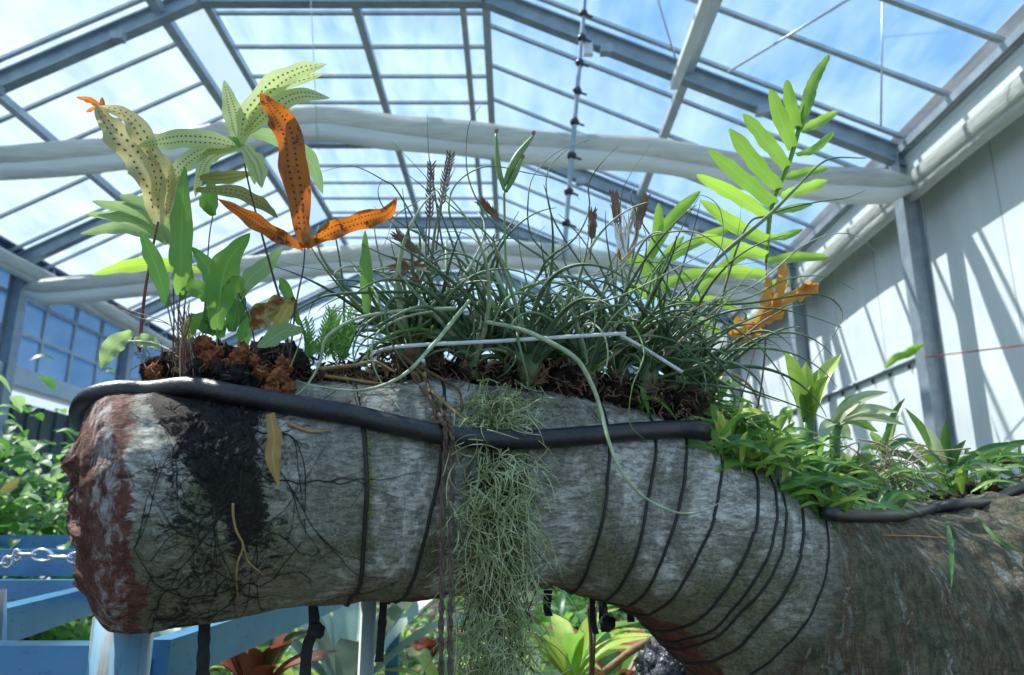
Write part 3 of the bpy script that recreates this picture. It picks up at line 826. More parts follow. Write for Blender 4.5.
    # ropes: two twisted strands
    for dx, lab in ((0, 'left strand of brown rope hanging over the log'), (9, 'right strand of brown rope hanging over the log')):
        fy = min(on_log(446, y, 0).y for y in (470, 490, 510, 530)) - .007
        pts = [W(420 + dx * .3, 372, 1.0), W(432 + dx * .5, 400, .985)]
        pts += [on_log(441 + dx * .6, 425, .018), on_log(443 + dx * .7, 440, .029), W(444 + dx * .9, 470, fy), W(442 + dx, 530, fy), W(442 + dx, 590, fy), W(441 + dx, 640, fy), W(442 + dx, 700, fy)]
        P = spline(pts, 90); m = MB()
        for s_ in (0, PI):
            m.tube([p + Vector((math.cos(i * .75 + s_), math.sin(i * .75 + s_), 0)) * .0017 for i, p in enumerate(P)], .0021, 6)
        tag(m.build('rope', 'rope'), lab, 'rope')
    # white wire frame across the air plants
    m = MB()
    a, b, c, d = W(396, 347, .965), W(616, 334, .985), W(622, 336, .986), W(682, 372, 1.03)
    m.tube(spline([W(372, 356, 1.05), a, W(500, 341, .965), b, c, W(650, 352, 1.01), d], 60), .0028, 8)
    m.tube([W(400, 351, 1.1), W(560, 343, 1.12), W(632, 343, 1.14)], .002, 8)
    m.tube([W(560, 338, 1.03), W(577, 352, 1.10), W(622, 350, 1.12)], .0018, 8)
    tag(m.build('wire_frame', 'wire'), 'bent white wire lying across the bases of the air plants', 'wire')
log_fittings()

# ================================================================ black and tan roots on the bark
def roots():
    def creep(q, th, dq, dth, n, r0, m, wig=.5, depth=0):
        P = []
        for i in range(n):
            if q < 142: break
            P.append(surf(q, th, .0006)); q += dq * (1 + .6 * noise.noise(Vector((q * .05, th, 7)))); th += dth
            dq += R.uniform(-1, 1) * wig * .5; dth = dth * .93 + R.uniform(-1, 1) * wig * .013
            if depth < 2 and R.random() < .13:
                creep(q, th, dq * R.uniform(.3, 1.1) * R.choice((1, 1, -1)), dth + R.uniform(-.02, .02), int(n * .5), r0 * .6, m, wig, depth + 1)
        if len(P) > 2: m.tube(P, [r0 * (1 - .75 * i / len(P)) for i in range(len(P))], 5)
    t = thing('black_root_mat', 'black tarry root mat running down the log below the ferns', 'roots', tuple(surf(222, .3)))
    m = MB()
    for i in range(26):
        creep(R.uniform(196, 255), R.uniform(.1, .9), R.choice((-1, 1)) * R.uniform(.6, 3.4), R.uniform(-.03, -.004), R.randint(14, 34), R.uniform(.0005, .0013), m, 1.6)
    for i in range(26):
        creep(R.uniform(205, 250), R.uniform(-1.0, .5), R.choice((-1, 1)) * R.uniform(1.2, 3.6), R.uniform(-.010, .006), R.randint(14, 30), R.uniform(.0004, .0011), m, 1.6)
    m.build('fine_roots', 'root_black', t)
    m = MB()
    for i in range(120):
        q = R.gauss(222, 17); th = R.uniform(.1, 1.1)
        m.blob(surf(q, th, 0), R.uniform(.002, .005), .8, 5, 8, 10, i, (1, .8, 1.4))
    m.build('tar_lumps', 'peat_black', t)
    # tan forked root
    t = thing('forked_root', 'tan forked root growing down the black stain', 'root', tuple(on_log(232, 505)))
    for pts, r, nm in (([(233, 503), (233, 515), (236, 530), (243, 545), (238, 560), (236, 575), (238, 598)], .0016, 'root_strand'), ([(243, 545), (248, 560), (256, 568), (264, 574)], .0013, 'root_strand')):
        m = MB(); P = spline([on_log(x, y, .0015) for x, y in pts], 30); m.tube(P, [r * (1 - .4 * i / 30) for i in range(31)], 6); m.build(nm, 'root_tan', t)
    # dried leaf hanging on the bark
    m = MB(); P = [on_log(x, y, .006) for x, y in ((269, 418), (273, 440), (272, 460), (279, 487))]
    m.blade(P, .0085, facing(P[1], (.1, 0, 0)), .15, .5, 3, seg=20, prof=lambda t: .55 + .45 * math.sin(PI * t) if t < .75 else max(.05, (1 - t) * 3.4))
    tag(m.build('dried_leaf', 'dead_tan'), 'dried tan leaf with wavy edges stuck on the bark below the hose', 'leaf')
    m = MB(); P = [on_log(x, y, .003) for x, y in ((288, 426), (310, 433), (330, 432))]
    m.tube(spline(P, 10), [.0022 * (1 - i / 12) + .0006 for i in range(11)], 6)
    tag(m.build('twig', 'root_tan'), 'short brown twig stuck to the bark just below the hose', 'twig')
    # wispy tuft where the long leaf crosses the hose
    c = W(243, 420, .87)
    m = MB()
    for i in range(40):
        d = Vector((R.uniform(-1, 1), R.uniform(-.5, .2), R.uniform(-.6, .9))).normalized()
        m.tube([c, c + d * .006, c + d * .013 + Vector((0, 0, -.002))], .0004, 4)
    tag(m.build('seed_tuft', 'till_dry'), 'tiny pale tuft of hairs hanging on the hose', 'tuft')
roots()

# ================================================================ clump under the ferns
def clump():
    t = thing('peat_clump', 'clump of dark peat and orange fibre on the log holding the ferns', 'peat', tuple(W(220, 390, 1.0)))
    m = MB()
    for i in range(150):
        x = R.uniform(150, 300); Y = R.uniform(.94, 1.08)
        y = R.uniform(358, 398) if x > 190 else R.uniform(365, 395)
        m.blob(W(x, y, Y), R.uniform(.007, .017), .9, 4.5, 10, 12, i)
    for i in range(30): m.blob(W(R.uniform(185, 290), R.uniform(348, 372), R.uniform(.96, 1.05)), R.uniform(.008, .015), .9, 4.5, 10, 12, i + 99)
    m.build('peat', 'peat', t)
    m = MB()
    for i in range(70): m.blob(W(R.uniform(190, 266), R.uniform(366, 404), R.uniform(.905, .94)), R.uniform(.006, .012), .8, 4.5, 10, 12, i + 20)
    m.build('black_peat', 'peat_black', t)
    for x, y, Y, r in ((204, 345, .92, .013), (209, 360, .915, .015), (217, 353, .92, .010), (243, 350, .91, .010), (238, 358, .91, .013), (262, 372, .905, .012), (278, 380, .90, .016), (272, 392, .90, .014),
                       (284, 366, .92, .013), (154, 372, .93, .012), (160, 386, .93, .012), (287, 388, .905, .012), (254, 362, .92, .010), (225, 366, .915, .009), (196, 372, .92, .010)):
        m = MB(); m.blob(W(x, y, Y), r * .8, .6, 3.5, 20, 24, x + y); m.build('fibre_lump', 'fibre', t)
    m = MB()
    for i in range(300):
        p = W(R.uniform(145, 300), R.uniform(345, 402), R.uniform(.89, 1.03)); d = Vector((R.uniform(-1, 1), R.uniform(-1, .2), R.uniform(-1, .8))).normalized()
        e = Vector((R.uniform(-1, 1), R.uniform(-1, .2), R.uniform(-1, .4))).normalized()
        m.tube([p, p + d * .009, p + d * .014 + e * .009], .0006, 4)
    m.build('loose_fibres', 'root_brown', t)
    # second clump: bare roots under the first air plants
    t = thing('root_tangle', 'tangle of bare tan and brown roots spilling over the top of the log', 'roots', tuple(W(380, 380, 1.0)))
    def fibre(a, b, sag, r, mat, n=9, jit=.006):
        P = [a.lerp(b, i / n) + Vector((R.uniform(-jit, jit), R.uniform(-jit, jit), sag * math.sin(PI * i / n) + R.uniform(-jit, jit))) for i in range(n + 1)]
        m = MB(); P2 = spline(P, 36); m.tube(P2, [r * (1 - .5 * i / 36) for i in range(37)], 6); m.build('root', mat, t)
    for i in range(70):
        x0 = R.uniform(310, 425); a = W(x0, R.uniform(352, 385), R.uniform(.98, 1.05)); x1 = x0 + R.uniform(-60, 45)
        b = W(max(300, min(445, x1)), R.uniform(372, 402), R.uniform(.955, 1.0))
        fibre(a, b, R.uniform(-.004, .012), R.uniform(.0007, .0021), R.choice(('root_tan', 'root_brown', 'root_brown')))
    for pts, r, mat in (([(424, 372), (427, 385), (437, 402), (455, 417), (468, 426)], .0028, 'root_tan'), ([(418, 366), (440, 378), (456, 396), (461, 414)], .0026, 'root_brown'),
                        ([(410, 368), (418, 385), (432, 405), (438, 430)], .003, 'root_brown'), ([(415, 372), (425, 390), (440, 410), (446, 432)], .003, 'root_brown'),
                        ([(320, 369), (350, 366), (375, 362), (395, 372)], .003, 'root_tan'), ([(325, 376), (355, 380), (380, 384), (405, 385)], .0026, 'root_tan'),
                        ([(395, 350), (410, 362), (425, 378), (430, 398)], .0032, 'root_brown'), ([(345, 375), (352, 390), (362, 402)], .0016, 'root_tan')):
        m = MB(); P = [];
        for x, y in pts:
            q = on_log(x, y, .008); P.append(q if (q and y > 392) else W(x, y, .97))
        m.tube(spline(P, 24), [r * (1 - .4 * i / 24) for i in range(25)], 7); m.build('root', mat, t)
    for i in range(60):
        x = R.uniform(330, 640); p0 = on_log(x, R.uniform(396, 410) + max(0, (x - 520)) * .12, .003)
        if p0 is None: continue
        m = MB(); m.tube(spline([p0, p0 + Vector((R.uniform(-.01, .01), -.004, -.012)), p0 + Vector((R.uniform(-.02, .02), -.006, -R.uniform(.015, .05)))], 8), .0005, 4)
        m.build('fine_root', R.choice(('root_brown', 'root_tan')), t)
    m = MB()
    for i in range(70): m.blob(W(R.uniform(305, 430), R.uniform(372, 394), R.uniform(1.0, 1.08)), R.uniform(.006, .016), .5, 4, 7, 9, i)
    for i in range(420):
        x = R.uniform(430, 700); y0 = 388 + max(0, (x - 560)) * .22
        m.blob(W(x, y0 + R.uniform(-22, 4), R.uniform(1.02, 1.14) + max(0, x - 560) * .0003), R.uniform(.004, .011), 1.0, 5, 9, 11, i)
    m.build('humus', 'peat', t)
    m = MB()
    for i in range(420):
        x = R.uniform(330, 700); y0 = 388 + max(0, (x - 560)) * .22
        p = W(x, y0 + R.uniform(-28, 6), R.uniform(.98, 1.08) + max(0, x - 560) * .0003); d = Vector((R.uniform(-1, 1), R.uniform(-1, .2), R.uniform(-1, .9))).normalized(); e = Vector((R.uniform(-1, 1), R.uniform(-1, .2), R.uniform(-1, .3))).normalized()
        m.tube([p, p + d * .010, p + d * .016 + e * .012], .0008, 4)
    m.build('loose_fibres', 'sheath', t)
    # small green moss plant beside the roots
    t = thing('moss_tuft', 'small bright green clubmoss tuft between the fern clump and the roots', 'moss', tuple(W(325, 350, 1.0)))
    for i in range(26):
        a = W(R.uniform(308, 345), R.uniform(345, 365), R.uniform(.97, 1.02)); L = R.uniform(.03, .06); dx = R.uniform(-.02, .02)
        m = MB(); P = spline([a, a + Vector((dx * .5, 0, L * .5)), a + Vector((dx, R.uniform(-.01, .01), L))], 10); m.tube(P, .0006, 4)
        for j in range(1, 11):
            for s_ in (-1, 1): m.blade([P[j], P[j] + Vector((s_ * .004, R.uniform(-.003, .003), .005)), P[j] + Vector((s_ * .006, 0, .010))], .0012, Vector((0, -1, 0)), seg=4)
        m.build('shoot', 'green', t)
clump()

# ================================================================ ferns on the left
def P3(lst, Y0, dz=0.0):
    """(x, y[, dY]) picture points at depth Y0"""
    return [W(p[0], p[1], Y0 + (p[2] if len(p) > 2 else 0) + dz * i) for i, p in enumerate(lst)]
def frond(parent, lobes, mat, Y0, cup=.25, wave=.15, name='frond', tooth=0, wob=.16):
    m = MB()
    for i, lb in enumerate(lobes):
        pts, w = lb[0], lb[1]
        dY = lb[2] if len(lb) > 2 else R.uniform(-.02, .02)
        P = P3(pts, Y0); P = [p + (CAMP - p).normalized() * (-dY) * (k / (len(P) - 1)) for k, p in enumerate(P)]
        m.blade(P, w / 2 * PXM(Y0), facing(P[len(P) // 2], (R.uniform(-.3, .3), 0, R.uniform(-.3, .3))), cup, wave, 3, seg=44, ph=i, tooth=tooth, wob=wob)
    return m.build(name, mat, parent)
def stem(parent, pts, r, mat, Y0, name='stem'):
    m = MB(); P = spline(P3(pts, Y0), 30); m.tube(P, [r * (1.1 - .35 * i / 30) for i in range(31)], 8); return m.build(name, mat, parent)
def left_ferns():
    t = thing('fern', 'fern with a tall pale frond of drooping lobes dotted with brown spores', 'fern', tuple(W(285, 365, .97)))
    stem(t, [(289, 365), (285, 320), (272, 272), (262, 235), (250, 190), (241, 146)], .0016, 'stem_dark', .96)
    frond(t, [([(243, 147), (215, 141), (184, 139), (160, 142), (138, 146)], 21, -.03), ([(241, 146), (236, 128), (231, 105), (224, 80)], 21, -.01),
              ([(241, 146), (248, 116), (270, 88), (298, 71), (327, 64)], 23, -.04), ([(243, 140), (262, 108), (285, 84), (326, 73)], 18, -.01),
              ([(245, 134), (268, 112), (298, 95), (330, 98)], 19, -.05), ([(243, 145), (256, 165), (262, 188)], 19, -.03),
              ([(238, 147), (205, 150), (180, 168), (160, 195)], 17, .03), ([(236, 148), (212, 155), (201, 172), (195, 197)], 15, .05)], 'fern_pale', .95, .2, .12)
    frond(t, [([(247, 132), (285, 140), (310, 162), (323, 194)], 22, .04), ([(243, 150), (250, 160), (255, 185)], 14, .04)], 'green_pale', .97, .2, .1)
    frond(t, [([(200, 178), (225, 177), (254, 173)], 14)], 'fern_olive', .98, .2, .1)
    frond(t, [([(196, 190), (235, 192), (262, 205), (278, 218)], 15)], 'fern_olive', .98, .2, .1)
    m = MB(); m.blade(P3([(240, 148), (235, 140), (226, 137)], .945), .004, Vector((0, -1, .2))); m.build('leaflet', 'green', t)
    # folded yellowing fern
    t = thing('fern', 'fern with a folded yellowing frond whose curled tips are orange, farthest left', 'fern', tuple(W(141, 352, .98)))
    stem(t, [(139, 352), (144, 300), (150, 262), (158, 222)], .0022, 'stem_red', .95)
    frond(t, [([(158, 225), (152, 190), (136, 158), (112, 130), (96, 104)], 32, -.02), ([(156, 205), (158, 175), (146, 142), (128, 116), (100, 106)], 22, -.04)], 'fern_yellow', .95, .5, .5, wob=.25)
    frond(t, [([(158, 222), (165, 195), (163, 165), (150, 150)], 20, .0), ([(168, 222), (176, 190), (182, 175)], 14, .01)], 'fern_yellow', .96, .4, .3)
    frond(t, [([(103, 110), (92, 101), (76, 97)], 7), ([(113, 122), (104, 112), (102, 97)], 9), ([(98, 106), (90, 110), (86, 112)], 4), ([(152, 137), (146, 134), (142, 132)], 6)], 'fern_tip', .945, .5, .2)
    # orange dead frond
    t = thing('fern', 'fern with an upright dead orange frond of three lobes', 'fern', tuple(W(291, 365, .93)))
    stem(t, [(289, 365), (296, 305), (303, 270), (305, 247)], .0012, 'stem_dark', .92)
    frond(t, [([(305, 248), (300, 210), (293, 166), (286, 130), (272, 108), (260, 93)], 30, -.04), ([(304, 248), (276, 234), (246, 215), (218, 199)], 16, -.06), ([(306, 247), (330, 231), (362, 220), (386, 213), (397, 197)], 19, -.05)], 'dead', .92, .35, .5, wob=.24)
    # green sterile fern with tall strap leaf
    t = thing('fern', 'fern with an upright strap-like green leaf beside a dark green one', 'fern', tuple(W(180, 372, .97)))
    frond(t, [([(180, 295), (181, 262), (182, 215), (185, 166)], 23, -.03)], 'green', .94, .25, .05)
    frond(t, [([(167, 306), (160, 278), (150, 252), (141, 231)], 17, -.02)], 'green_dark', .93, .35, .05)
    frond(t, [([(181, 300), (187, 280), (190, 262)], 12)], 'green_dark', .97, .3, .05)
    stem(t, [(180, 372), (178, 330), (180, 292)], .0013, 'stem_brown', .94); stem(t, [(184, 372), (174, 335), (167, 304)], .0011, 'stem_brown', .935)
    # palmate leaves in the back
    t = thing('fern', 'fern with broad pale leaves split like a hand, behind the red-brown stem', 'fern', tuple(W(172, 370, 1.03)))
    frond(t, [([(168, 244), (135, 214), (92, 201)], 17), ([(163, 236), (125, 218), (85, 214)], 12), ([(165, 240), (122, 228), (80, 234)], 14), ([(170, 240), (146, 208), (119, 195)], 17), ([(172, 245), (160, 215), (140, 195)], 14), ([(168, 244), (172, 225), (180, 210)], 14)], 'green_pale', 1.03, .2, .1)
    frond(t, [([(202, 271), (168, 265), (128, 266), (92, 275)], 15)], 'lime', 1.05, .2, .06)
    frond(t, [([(213, 216), (209, 200), (213, 178)], 18), ([(213, 214), (205, 205), (200, 196)], 10)], 'green', 1.03, .2, .1)
    stem(t, [(172, 370), (174, 310), (171, 244)], .0012, 'stem_dark', 1.03); stem(t, [(205, 370), (206, 300), (202, 271)], .0012, 'stem_green', 1.05); stem(t, [(200, 372), (206, 290), (209, 240), (213, 214)], .0011, 'stem_dark', 1.03)
    # lobed young fern
    t = thing('fern', 'young bright green fern with an oak-like lobed leaf, low in the middle of the clump', 'fern', tuple(W(218, 372, .95)))
    frond(t, [([(217, 330), (220, 295), (228, 262), (250, 233)], 30, -.02), ([(219, 300), (208, 268), (192, 247)], 16), ([(218, 302), (200, 290), (176, 279)], 19), ([(221, 300), (235, 285), (240, 275)], 18)], 'green', .93, .2, .18)
    frond(t, [([(238, 300), (250, 278), (266, 265), (283, 246)], 19), ([(240, 300), (237, 285), (232, 270)], 16)], 'green_pale', .98, .2, .15)
    frond(t, [([(246, 348), (244, 332), (247, 317)], 13), ([(186, 340), (192, 325), (203, 312)], 14)], 'green', .92, .2, .1)
    frond(t, [([(232, 332), (236, 305), (230, 285)], 22), ([(238, 340), (250, 320), (262, 305)], 16), ([(222, 338), (214, 318), (205, 306)], 20), ([(215, 335), (200, 322), (186, 318)], 16)], 'green_dark', .99, .2, .1)
    stem(t, [(218, 372), (217, 350), (217, 328)], .0012, 'stem_green', .93); stem(t, [(240, 372), (239, 330), (238, 300)], .001, 'stem_green', .98)
    stem(t, [(258, 365), (250, 320), (236, 288)], .0010, 'stem_dark', .94)
    # blotched and bright leaves on the right of the clump
    t = thing('fern', 'fern with a brown-blotched dying leaf and a bright curled one, right of the clump', 'fern', tuple(W(275, 372, .93)))
    frond(t, [([(296, 300), (278, 308), (258, 320), (252, 330)], 28, -.01)], 'blotch', .93, .3, .25, wob=.4)
    frond(t, [([(272, 335), (284, 315), (294, 296)], 14)], 'yellow', .92, .3, .1)
    frond(t, [([(302, 330), (284, 331), (270, 340), (257, 347)], 18, -.02)], 'green_pale', .90, .3, .1)
    frond(t, [([(300, 325), (292, 305), (284, 285), (280, 278)], 12)], 'green', .95, .3, .1)
    stem(t, [(290, 368), (299, 345), (303, 330)], .001, 'stem_green', .91); stem(t, [(278, 368), (286, 340), (296, 300)], .001, 'stem_dark', .93)
    # low left leaf
    t = thing('fern', 'small fern with one drooping pale leaf over the broken end of the log', 'fern', tuple(W(150, 372, .95)))
    frond(t, [([(132, 332), (118, 342), (108, 354), (101, 369)], 19, -.02)], 'green_pale', .93, .3, .25)
    frond(t, [([(134, 340), (148, 342), (160, 350)], 15)], 'green_pale', .93, .3, .25)
    stem(t, [(148, 372), (138, 350), (131, 332)], .0009, 'till_dry', .93)
    # lanceolate leaf among the air plants
    t = thing('fern', 'single slender upright green leaf between the dead frond and the air plants', 'fern', tuple(W(367, 372, .97)))
    frond(t, [([(367, 318), (367, 290), (366, 262), (365, 230)], 14)], 'green', .95, .2, .03)
    stem(t, [(367, 372), (368, 340), (367, 316)], .0008, 'stem_green', .95)
    # thin bare dry stalks in the clump
    t = thing('dry_stalks', 'bundle of thin dry stalks rising from the left of the peat clump', 'stalks', tuple(W(190, 372, .92)))
    for pts, mat in (([(192, 385), (188, 350), (182, 330), (176, 300)], 'stem_brown'), ([(186, 395), (183, 350), (184, 320), (186, 290)], 'stem_red'), ([(196, 375), (188, 345), (175, 320), (170, 300)], 'stem_brown'),
                     ([(200, 370), (190, 345), (186, 318), (190, 300)], 'till_dry'), ([(178, 398), (182, 370), (186, 340)], 'stem_brown'), ([(190, 345), (170, 325), (140, 318), (112, 305)], 'till_dry'),
                     ([(188, 340), (165, 322), (135, 312), (118, 306)], 'till_dry'), ([(170, 350), (150, 342), (128, 341)], 'wire')):
        stem(t, pts, .0011 if mat != 'till_dry' else .0006, mat, .92, 'stalk')
    for k in range(26):
        x = R.uniform(172, 202)
        stem(t, [(x, R.uniform(375, 398)), (x + R.uniform(-8, 8), 352), (184 + R.uniform(-8, 8), R.uniform(300, 335))], R.uniform(.0004, .0011), R.choice(('stem_brown', 'till_dry', 'stem_red')), R.uniform(.90, .95), 'stalk')
left_ferns()

# ================================================================ air plants
PL = [(408, 372, 1.03, 'leftmost'), (436, 378, 1.06, 'second from the left'), (474, 384, 1.03, 'third from the left, in front'), (505, 388, 1.06, 'fourth from the left'), (532, 390, 1.03, 'fifth from the left, with a fat green bulb'),
      (562, 390, 1.08, 'sixth from the left'), (590, 396, 1.05, 'seventh from the left, with brown sheaths'), (618, 398, 1.09, 'eighth from the left'), (646, 400, 1.08, 'third from the right'), (672, 404, 1.13, 'second from the right'), (700, 412, 1.17, 'rightmost')]
TRACED = [
 ([(580, 300), (550, 264), (519, 242), (487, 215), (468, 176), (468, 129), (481, 105)], 3.2, .98, 'till'),
 ([(480, 300), (466, 257), (455, 229), (449, 210), (452, 191), (466, 175), (490, 166), (523, 172), (564, 182), (580, 200)], 2.8, .97, 'till'),
 ([(518, 305), (537, 279), (548, 259), (575, 238), (589, 210), (589, 183), (604, 160), (619, 146)], 3.2, .96, 'till'),
 ([(470, 300), (455, 251), (436, 202), (422, 186), (400, 169)], 3.0, 1.0, 'till'),
 ([(462, 312), (440, 270), (400, 195), (383, 180), (352, 166), (320, 172)], 2.6, .95, 'till'),
 ([(488, 312), (460, 300), (417, 292), (339, 294), (312, 302), (290, 318), (285, 345)], 4.4, .93, 'till'),
 ([(456, 308), (410, 310), (359, 318), (327, 337), (319, 365), (300, 392), (262, 412), (217, 436)], 4.2, .88, 'till_light'),
 ([(470, 300), (452, 322), (433, 345), (402, 376), (362, 390), (315, 386), (296, 380)], 5.4, .88, 'till_light'),
 ([(486, 322), (512, 327), (535, 335), (574, 357), (592, 385), (601, 411), (610, 445), (623, 474), (644, 497), (675, 512), (700, 512), (721, 502)], 5.8, .90, 'till_light'),
 ([(570, 290), (589, 302), (625, 294), (675, 269), (720, 244)], 3.6, .93, 'till_light'),
 ([(609, 322), (632, 326), (644, 353), (632, 388), (630, 423), (646, 441)], 2.2, .92, 'till_green'),
 ([(624, 290), (675, 302), (741, 304), (812, 294), (839, 306), (839, 326), (812, 363)], 3.0, 1.02, 'till'),
 ([(650, 318), (680, 314), (714, 318), (753, 341), (780, 373), (796, 400)], 4.0, 1.03, 'till'),
 ([(624, 333), (683, 333), (710, 353), (741, 384), (796, 406), (835, 423)], 4.0, 1.05, 'till'),
 ([(665, 310), (741, 300), (788, 279), (827, 277), (855, 290)], 2.4, 1.0, 'till_green'),
 ([(683, 316), (753, 286), (808, 243), (851, 234), (882, 257)], 2.4, 1.0, 'till_light'),
 ([(676, 320), (690, 296), (714, 262), (769, 215), (796, 188), (827, 160), (866, 158)], 6.5, 1.03, 'till'),
 ([(740, 240), (769, 215), (812, 203), (846, 198), (866, 190)], 2.8, 1.02, 'till'),
 ([(620, 262), (647, 238), (687, 231), (714, 242), (728, 262), (722, 290), (700, 310)], 2.4, .96, 'till_dry'),
 ([(640, 345), (702, 337), (804, 338)], 2.8, 1.05, 'till'),
 ([(600, 300), (585, 270), (564, 238), (550, 210), (547, 175), (564, 152), (589, 140)], 2.6, 1.0, 'till'),
 ([(575, 300), (553, 262), (531, 235), (528, 202), (534, 175), (556, 153), (588, 140)], 2.6, 1.03, 'till'),
 ([(615, 300), (619, 240), (621, 199), (630, 175), (652, 143)], 1.8, 1.05, 'till'),
 ([(690, 300), (660, 250), (641, 221), (631, 197), (638, 183)], 2.6, 1.03, 'till'),
 ([(450, 300), (440, 230), (433, 180), (429, 156), (427, 110)], 2.6, 1.03, 'till'),
 ([(520, 300), (499, 254), (487, 234), (448, 203), (425, 176), (392, 141)], 2.6, .97, 'till_green'),
 ([(445, 320), (440, 300), (427, 275), (413, 261), (387, 256), (361, 244)], 5.0, .94, 'till'),
 ([(440, 305), (430, 290), (380, 272), (351, 272), (316, 269), (280, 262)], 2.0, .97, 'till'),
 ([(470, 275), (436, 242), (422, 235), (403, 225), (384, 208), (378, 192), (382, 180)], 3.0, 1.0, 'till'),
 ([(455, 309), (413, 315), (384, 327), (372, 345), (375, 370), (390, 395), (402, 412)], 3.2, .91, 'till_light'),
 ([(500, 330), (530, 300), (560, 285), (600, 278), (640, 262), (700, 268), (760, 262)], 2.4, .98, 'till'),
 ([(640, 300), (660, 262), (690, 240), (730, 235)], 2.4, 1.05, 'till'),
 ([(660, 330), (690, 322), (720, 330), (742, 342), (770, 338)], 2.2, 1.08, 'till'),
 ([(640, 330), (680, 300), (705, 270), (735, 240), (742, 200)], 1.8, 1.1, 'till'),
 ([(600, 330), (640, 318), (690, 290), (720, 250), (720, 210), (700, 195), (672, 205)], 2.0, 1.02, 'till'),
 ([(510, 345), (525, 372), (529, 392)], 6.5, 1.0, 'till_light'),
 ([(585, 300), (604, 310), (618, 335), (640, 350), (664, 365)], 4.0, .98, 'till'),
 ([(660, 380), (700, 384), (740, 390), (780, 402)], 4.5, 1.06, 'till'),
 ([(655, 360), (690, 376), (715, 398), (745, 402)], 4.0, 1.05, 'till'),
 ([(470, 330), (440, 318), (395, 338), (350, 346), (300, 330)], 3.0, .96, 'till'),
 ([(430, 350), (395, 352), (350, 340), (330, 320), (345, 300)], 2.2, .97, 'till_green'),
 ([(505, 340), (480, 300), (478, 262), (498, 240), (530, 238), (545, 226)], 3.0, .99, 'till'),
 ([(350, 330), (344, 290), (338, 250), (330, 215), (318, 195)], 3.0, .99, 'till'),
 ([(420, 200), (396, 216), (386, 240), (375, 260)], 1.6, 1.0, 'till_dry'),
 ([(470, 290), (440, 285), (415, 280), (378, 282)], 2.0, .92, 'till_red')]
def air_plants():
    roots_ = []
    for x, y, Y, lab in PL:
        t = thing('air_plant', 'air plant with curling grey-green leaves, %s of the row on the log' % lab if 'leftmost' == lab or 'rightmost' == lab else 'air plant with curling leaves, ' + lab, 'air plant', tuple(W(x, y, Y)), 'curly-leaved air plants on the log')
        b = W(x, y - 4, Y); up = Vector((R.uniform(-.15, .15), R.uniform(-.25, .0), 1)).normalized()
        br = R.uniform(.013, .019)
        m = MB(); P = [b + up * (k / 10 * .062) for k in range(11)]
        m.tube(P, [br * (.45 + .6 * math.sin(PI * min(1, (k + .8) / 9)) ** .7) if k < 9 else br * .5 for k in range(11)], 14); bulb = m.build('bulb', 'bulb', t)
        for k in range(3):
            an = R.uniform(0, 2 * PI); d = Vector((math.cos(an), math.sin(an) - .5, 0)).normalized()
            m = MB(); m.blade([b + d * br * .5, b + d * br * 1.15 + up * .014, b + d * br * 1.3 + up * .030], .006, d, .5, .6, seg=8, tooth=.3); m.build('dry_sheath', 'sheath', t).parent = bulb
        n = 50
        for k in range(n):
            an = R.uniform(0, 2 * PI); sp = R.uniform(.25, 1.7)
            d = (up + Vector((math.cos(an) * sp, math.sin(an) * sp * .8, 0))).normalized()
            side = (x - 545) / 150; d = (d + Vector((side * R.uniform(0, .45), -.05, 0))).normalized()
            L = R.uniform(.10, .27) * (1.1 if 430 < x < 690 else .95)
            if k >= 30: L = R.uniform(.05, .11); d = (d + Vector((R.uniform(-.8, .8), -.3, -.2))).normalized()
            st = 22; p = b + up * R.uniform(.02, .05) + d * .004; Pp = [p]
            ax = Vector((R.uniform(-1, 1), R.uniform(-1, 1), R.uniform(-1, 1))).normalized(); curl = R.uniform(-3.6, 3.6); g = R.uniform(.2, 1.3)
            for j in range(st):
                s_ = j / st
                d = (Matrix.Rotation(curl * (.35 + 1.5 * s_) / st, 3, ax) @ d)
                d = (d + Vector((0, 0, -g * s_ * 1.4 / st))).normalized(); p = p + d * (L / st); Pp.append(p.copy())
            r0 = R.uniform(.0024, .0050)
            mat = R.choice(('till', 'till', 'till', 'till', 'till', 'till', 'till_green', 'till_light', 'till_dry' if k % 3 == 0 else 'till'))
            m = MB(); m.tube(Pp, [r0 * (1 - .88 * (j / st) ** 1.2) for j in range(st + 1)], 7); m.build('leaf', mat, t)
        roots_.append((x, t))
    for pts, w, Y, mat in TRACED:
        t = min(roots_, key=lambda a: abs(a[0] - pts[0][0]))[1]
        Yb = Y; n = len(pts)
        P = [W(p[0], p[1], Yb + .05 * (1 - i / (n - 1)) + .012 * math.sin(i * 1.7)) for i, p in enumerate(pts)]
        # the leaf starts at its plant
        base = Vector(t.location) + Vector((0, 0, .04))
        if (P[0] - base).length > .03 and mat != 'till_dry' and Y > .92: P = [base] + P
        P = spline(P, 60); r = w / 2 * PXM(Y)
        m = MB(); m.tube(P, [r * min(1, .8 + j * .02) * (1 - .85 * (j / 60) ** 1.6) for j in range(61)], 8); m.build('leaf', mat, t)
    # dry flower spikes
    sp = [((436, 250), (443, 195), (450, 158), 1.02, 'tallest feathery one at the left'), ((428, 255), (430, 210), (431, 168), 1.03, 'paler one left of the tallest feathery one'), ((440, 268), (415, 250), (398, 236), .99, 'broken one among the leaves at the left'),
          ((620, 260), (617, 220), (614, 196), 1.04, 'left one of the pair near the right fern'), ((632, 262), (638, 225), (645, 200), 1.04, 'right one of the pair near the right fern'), ((590, 260), (592, 235), (592, 214), 1.05, 'small one in the middle'),
          ((515, 230), (495, 215), (483, 204), 1.03, 'leaning one left of the green spike')]
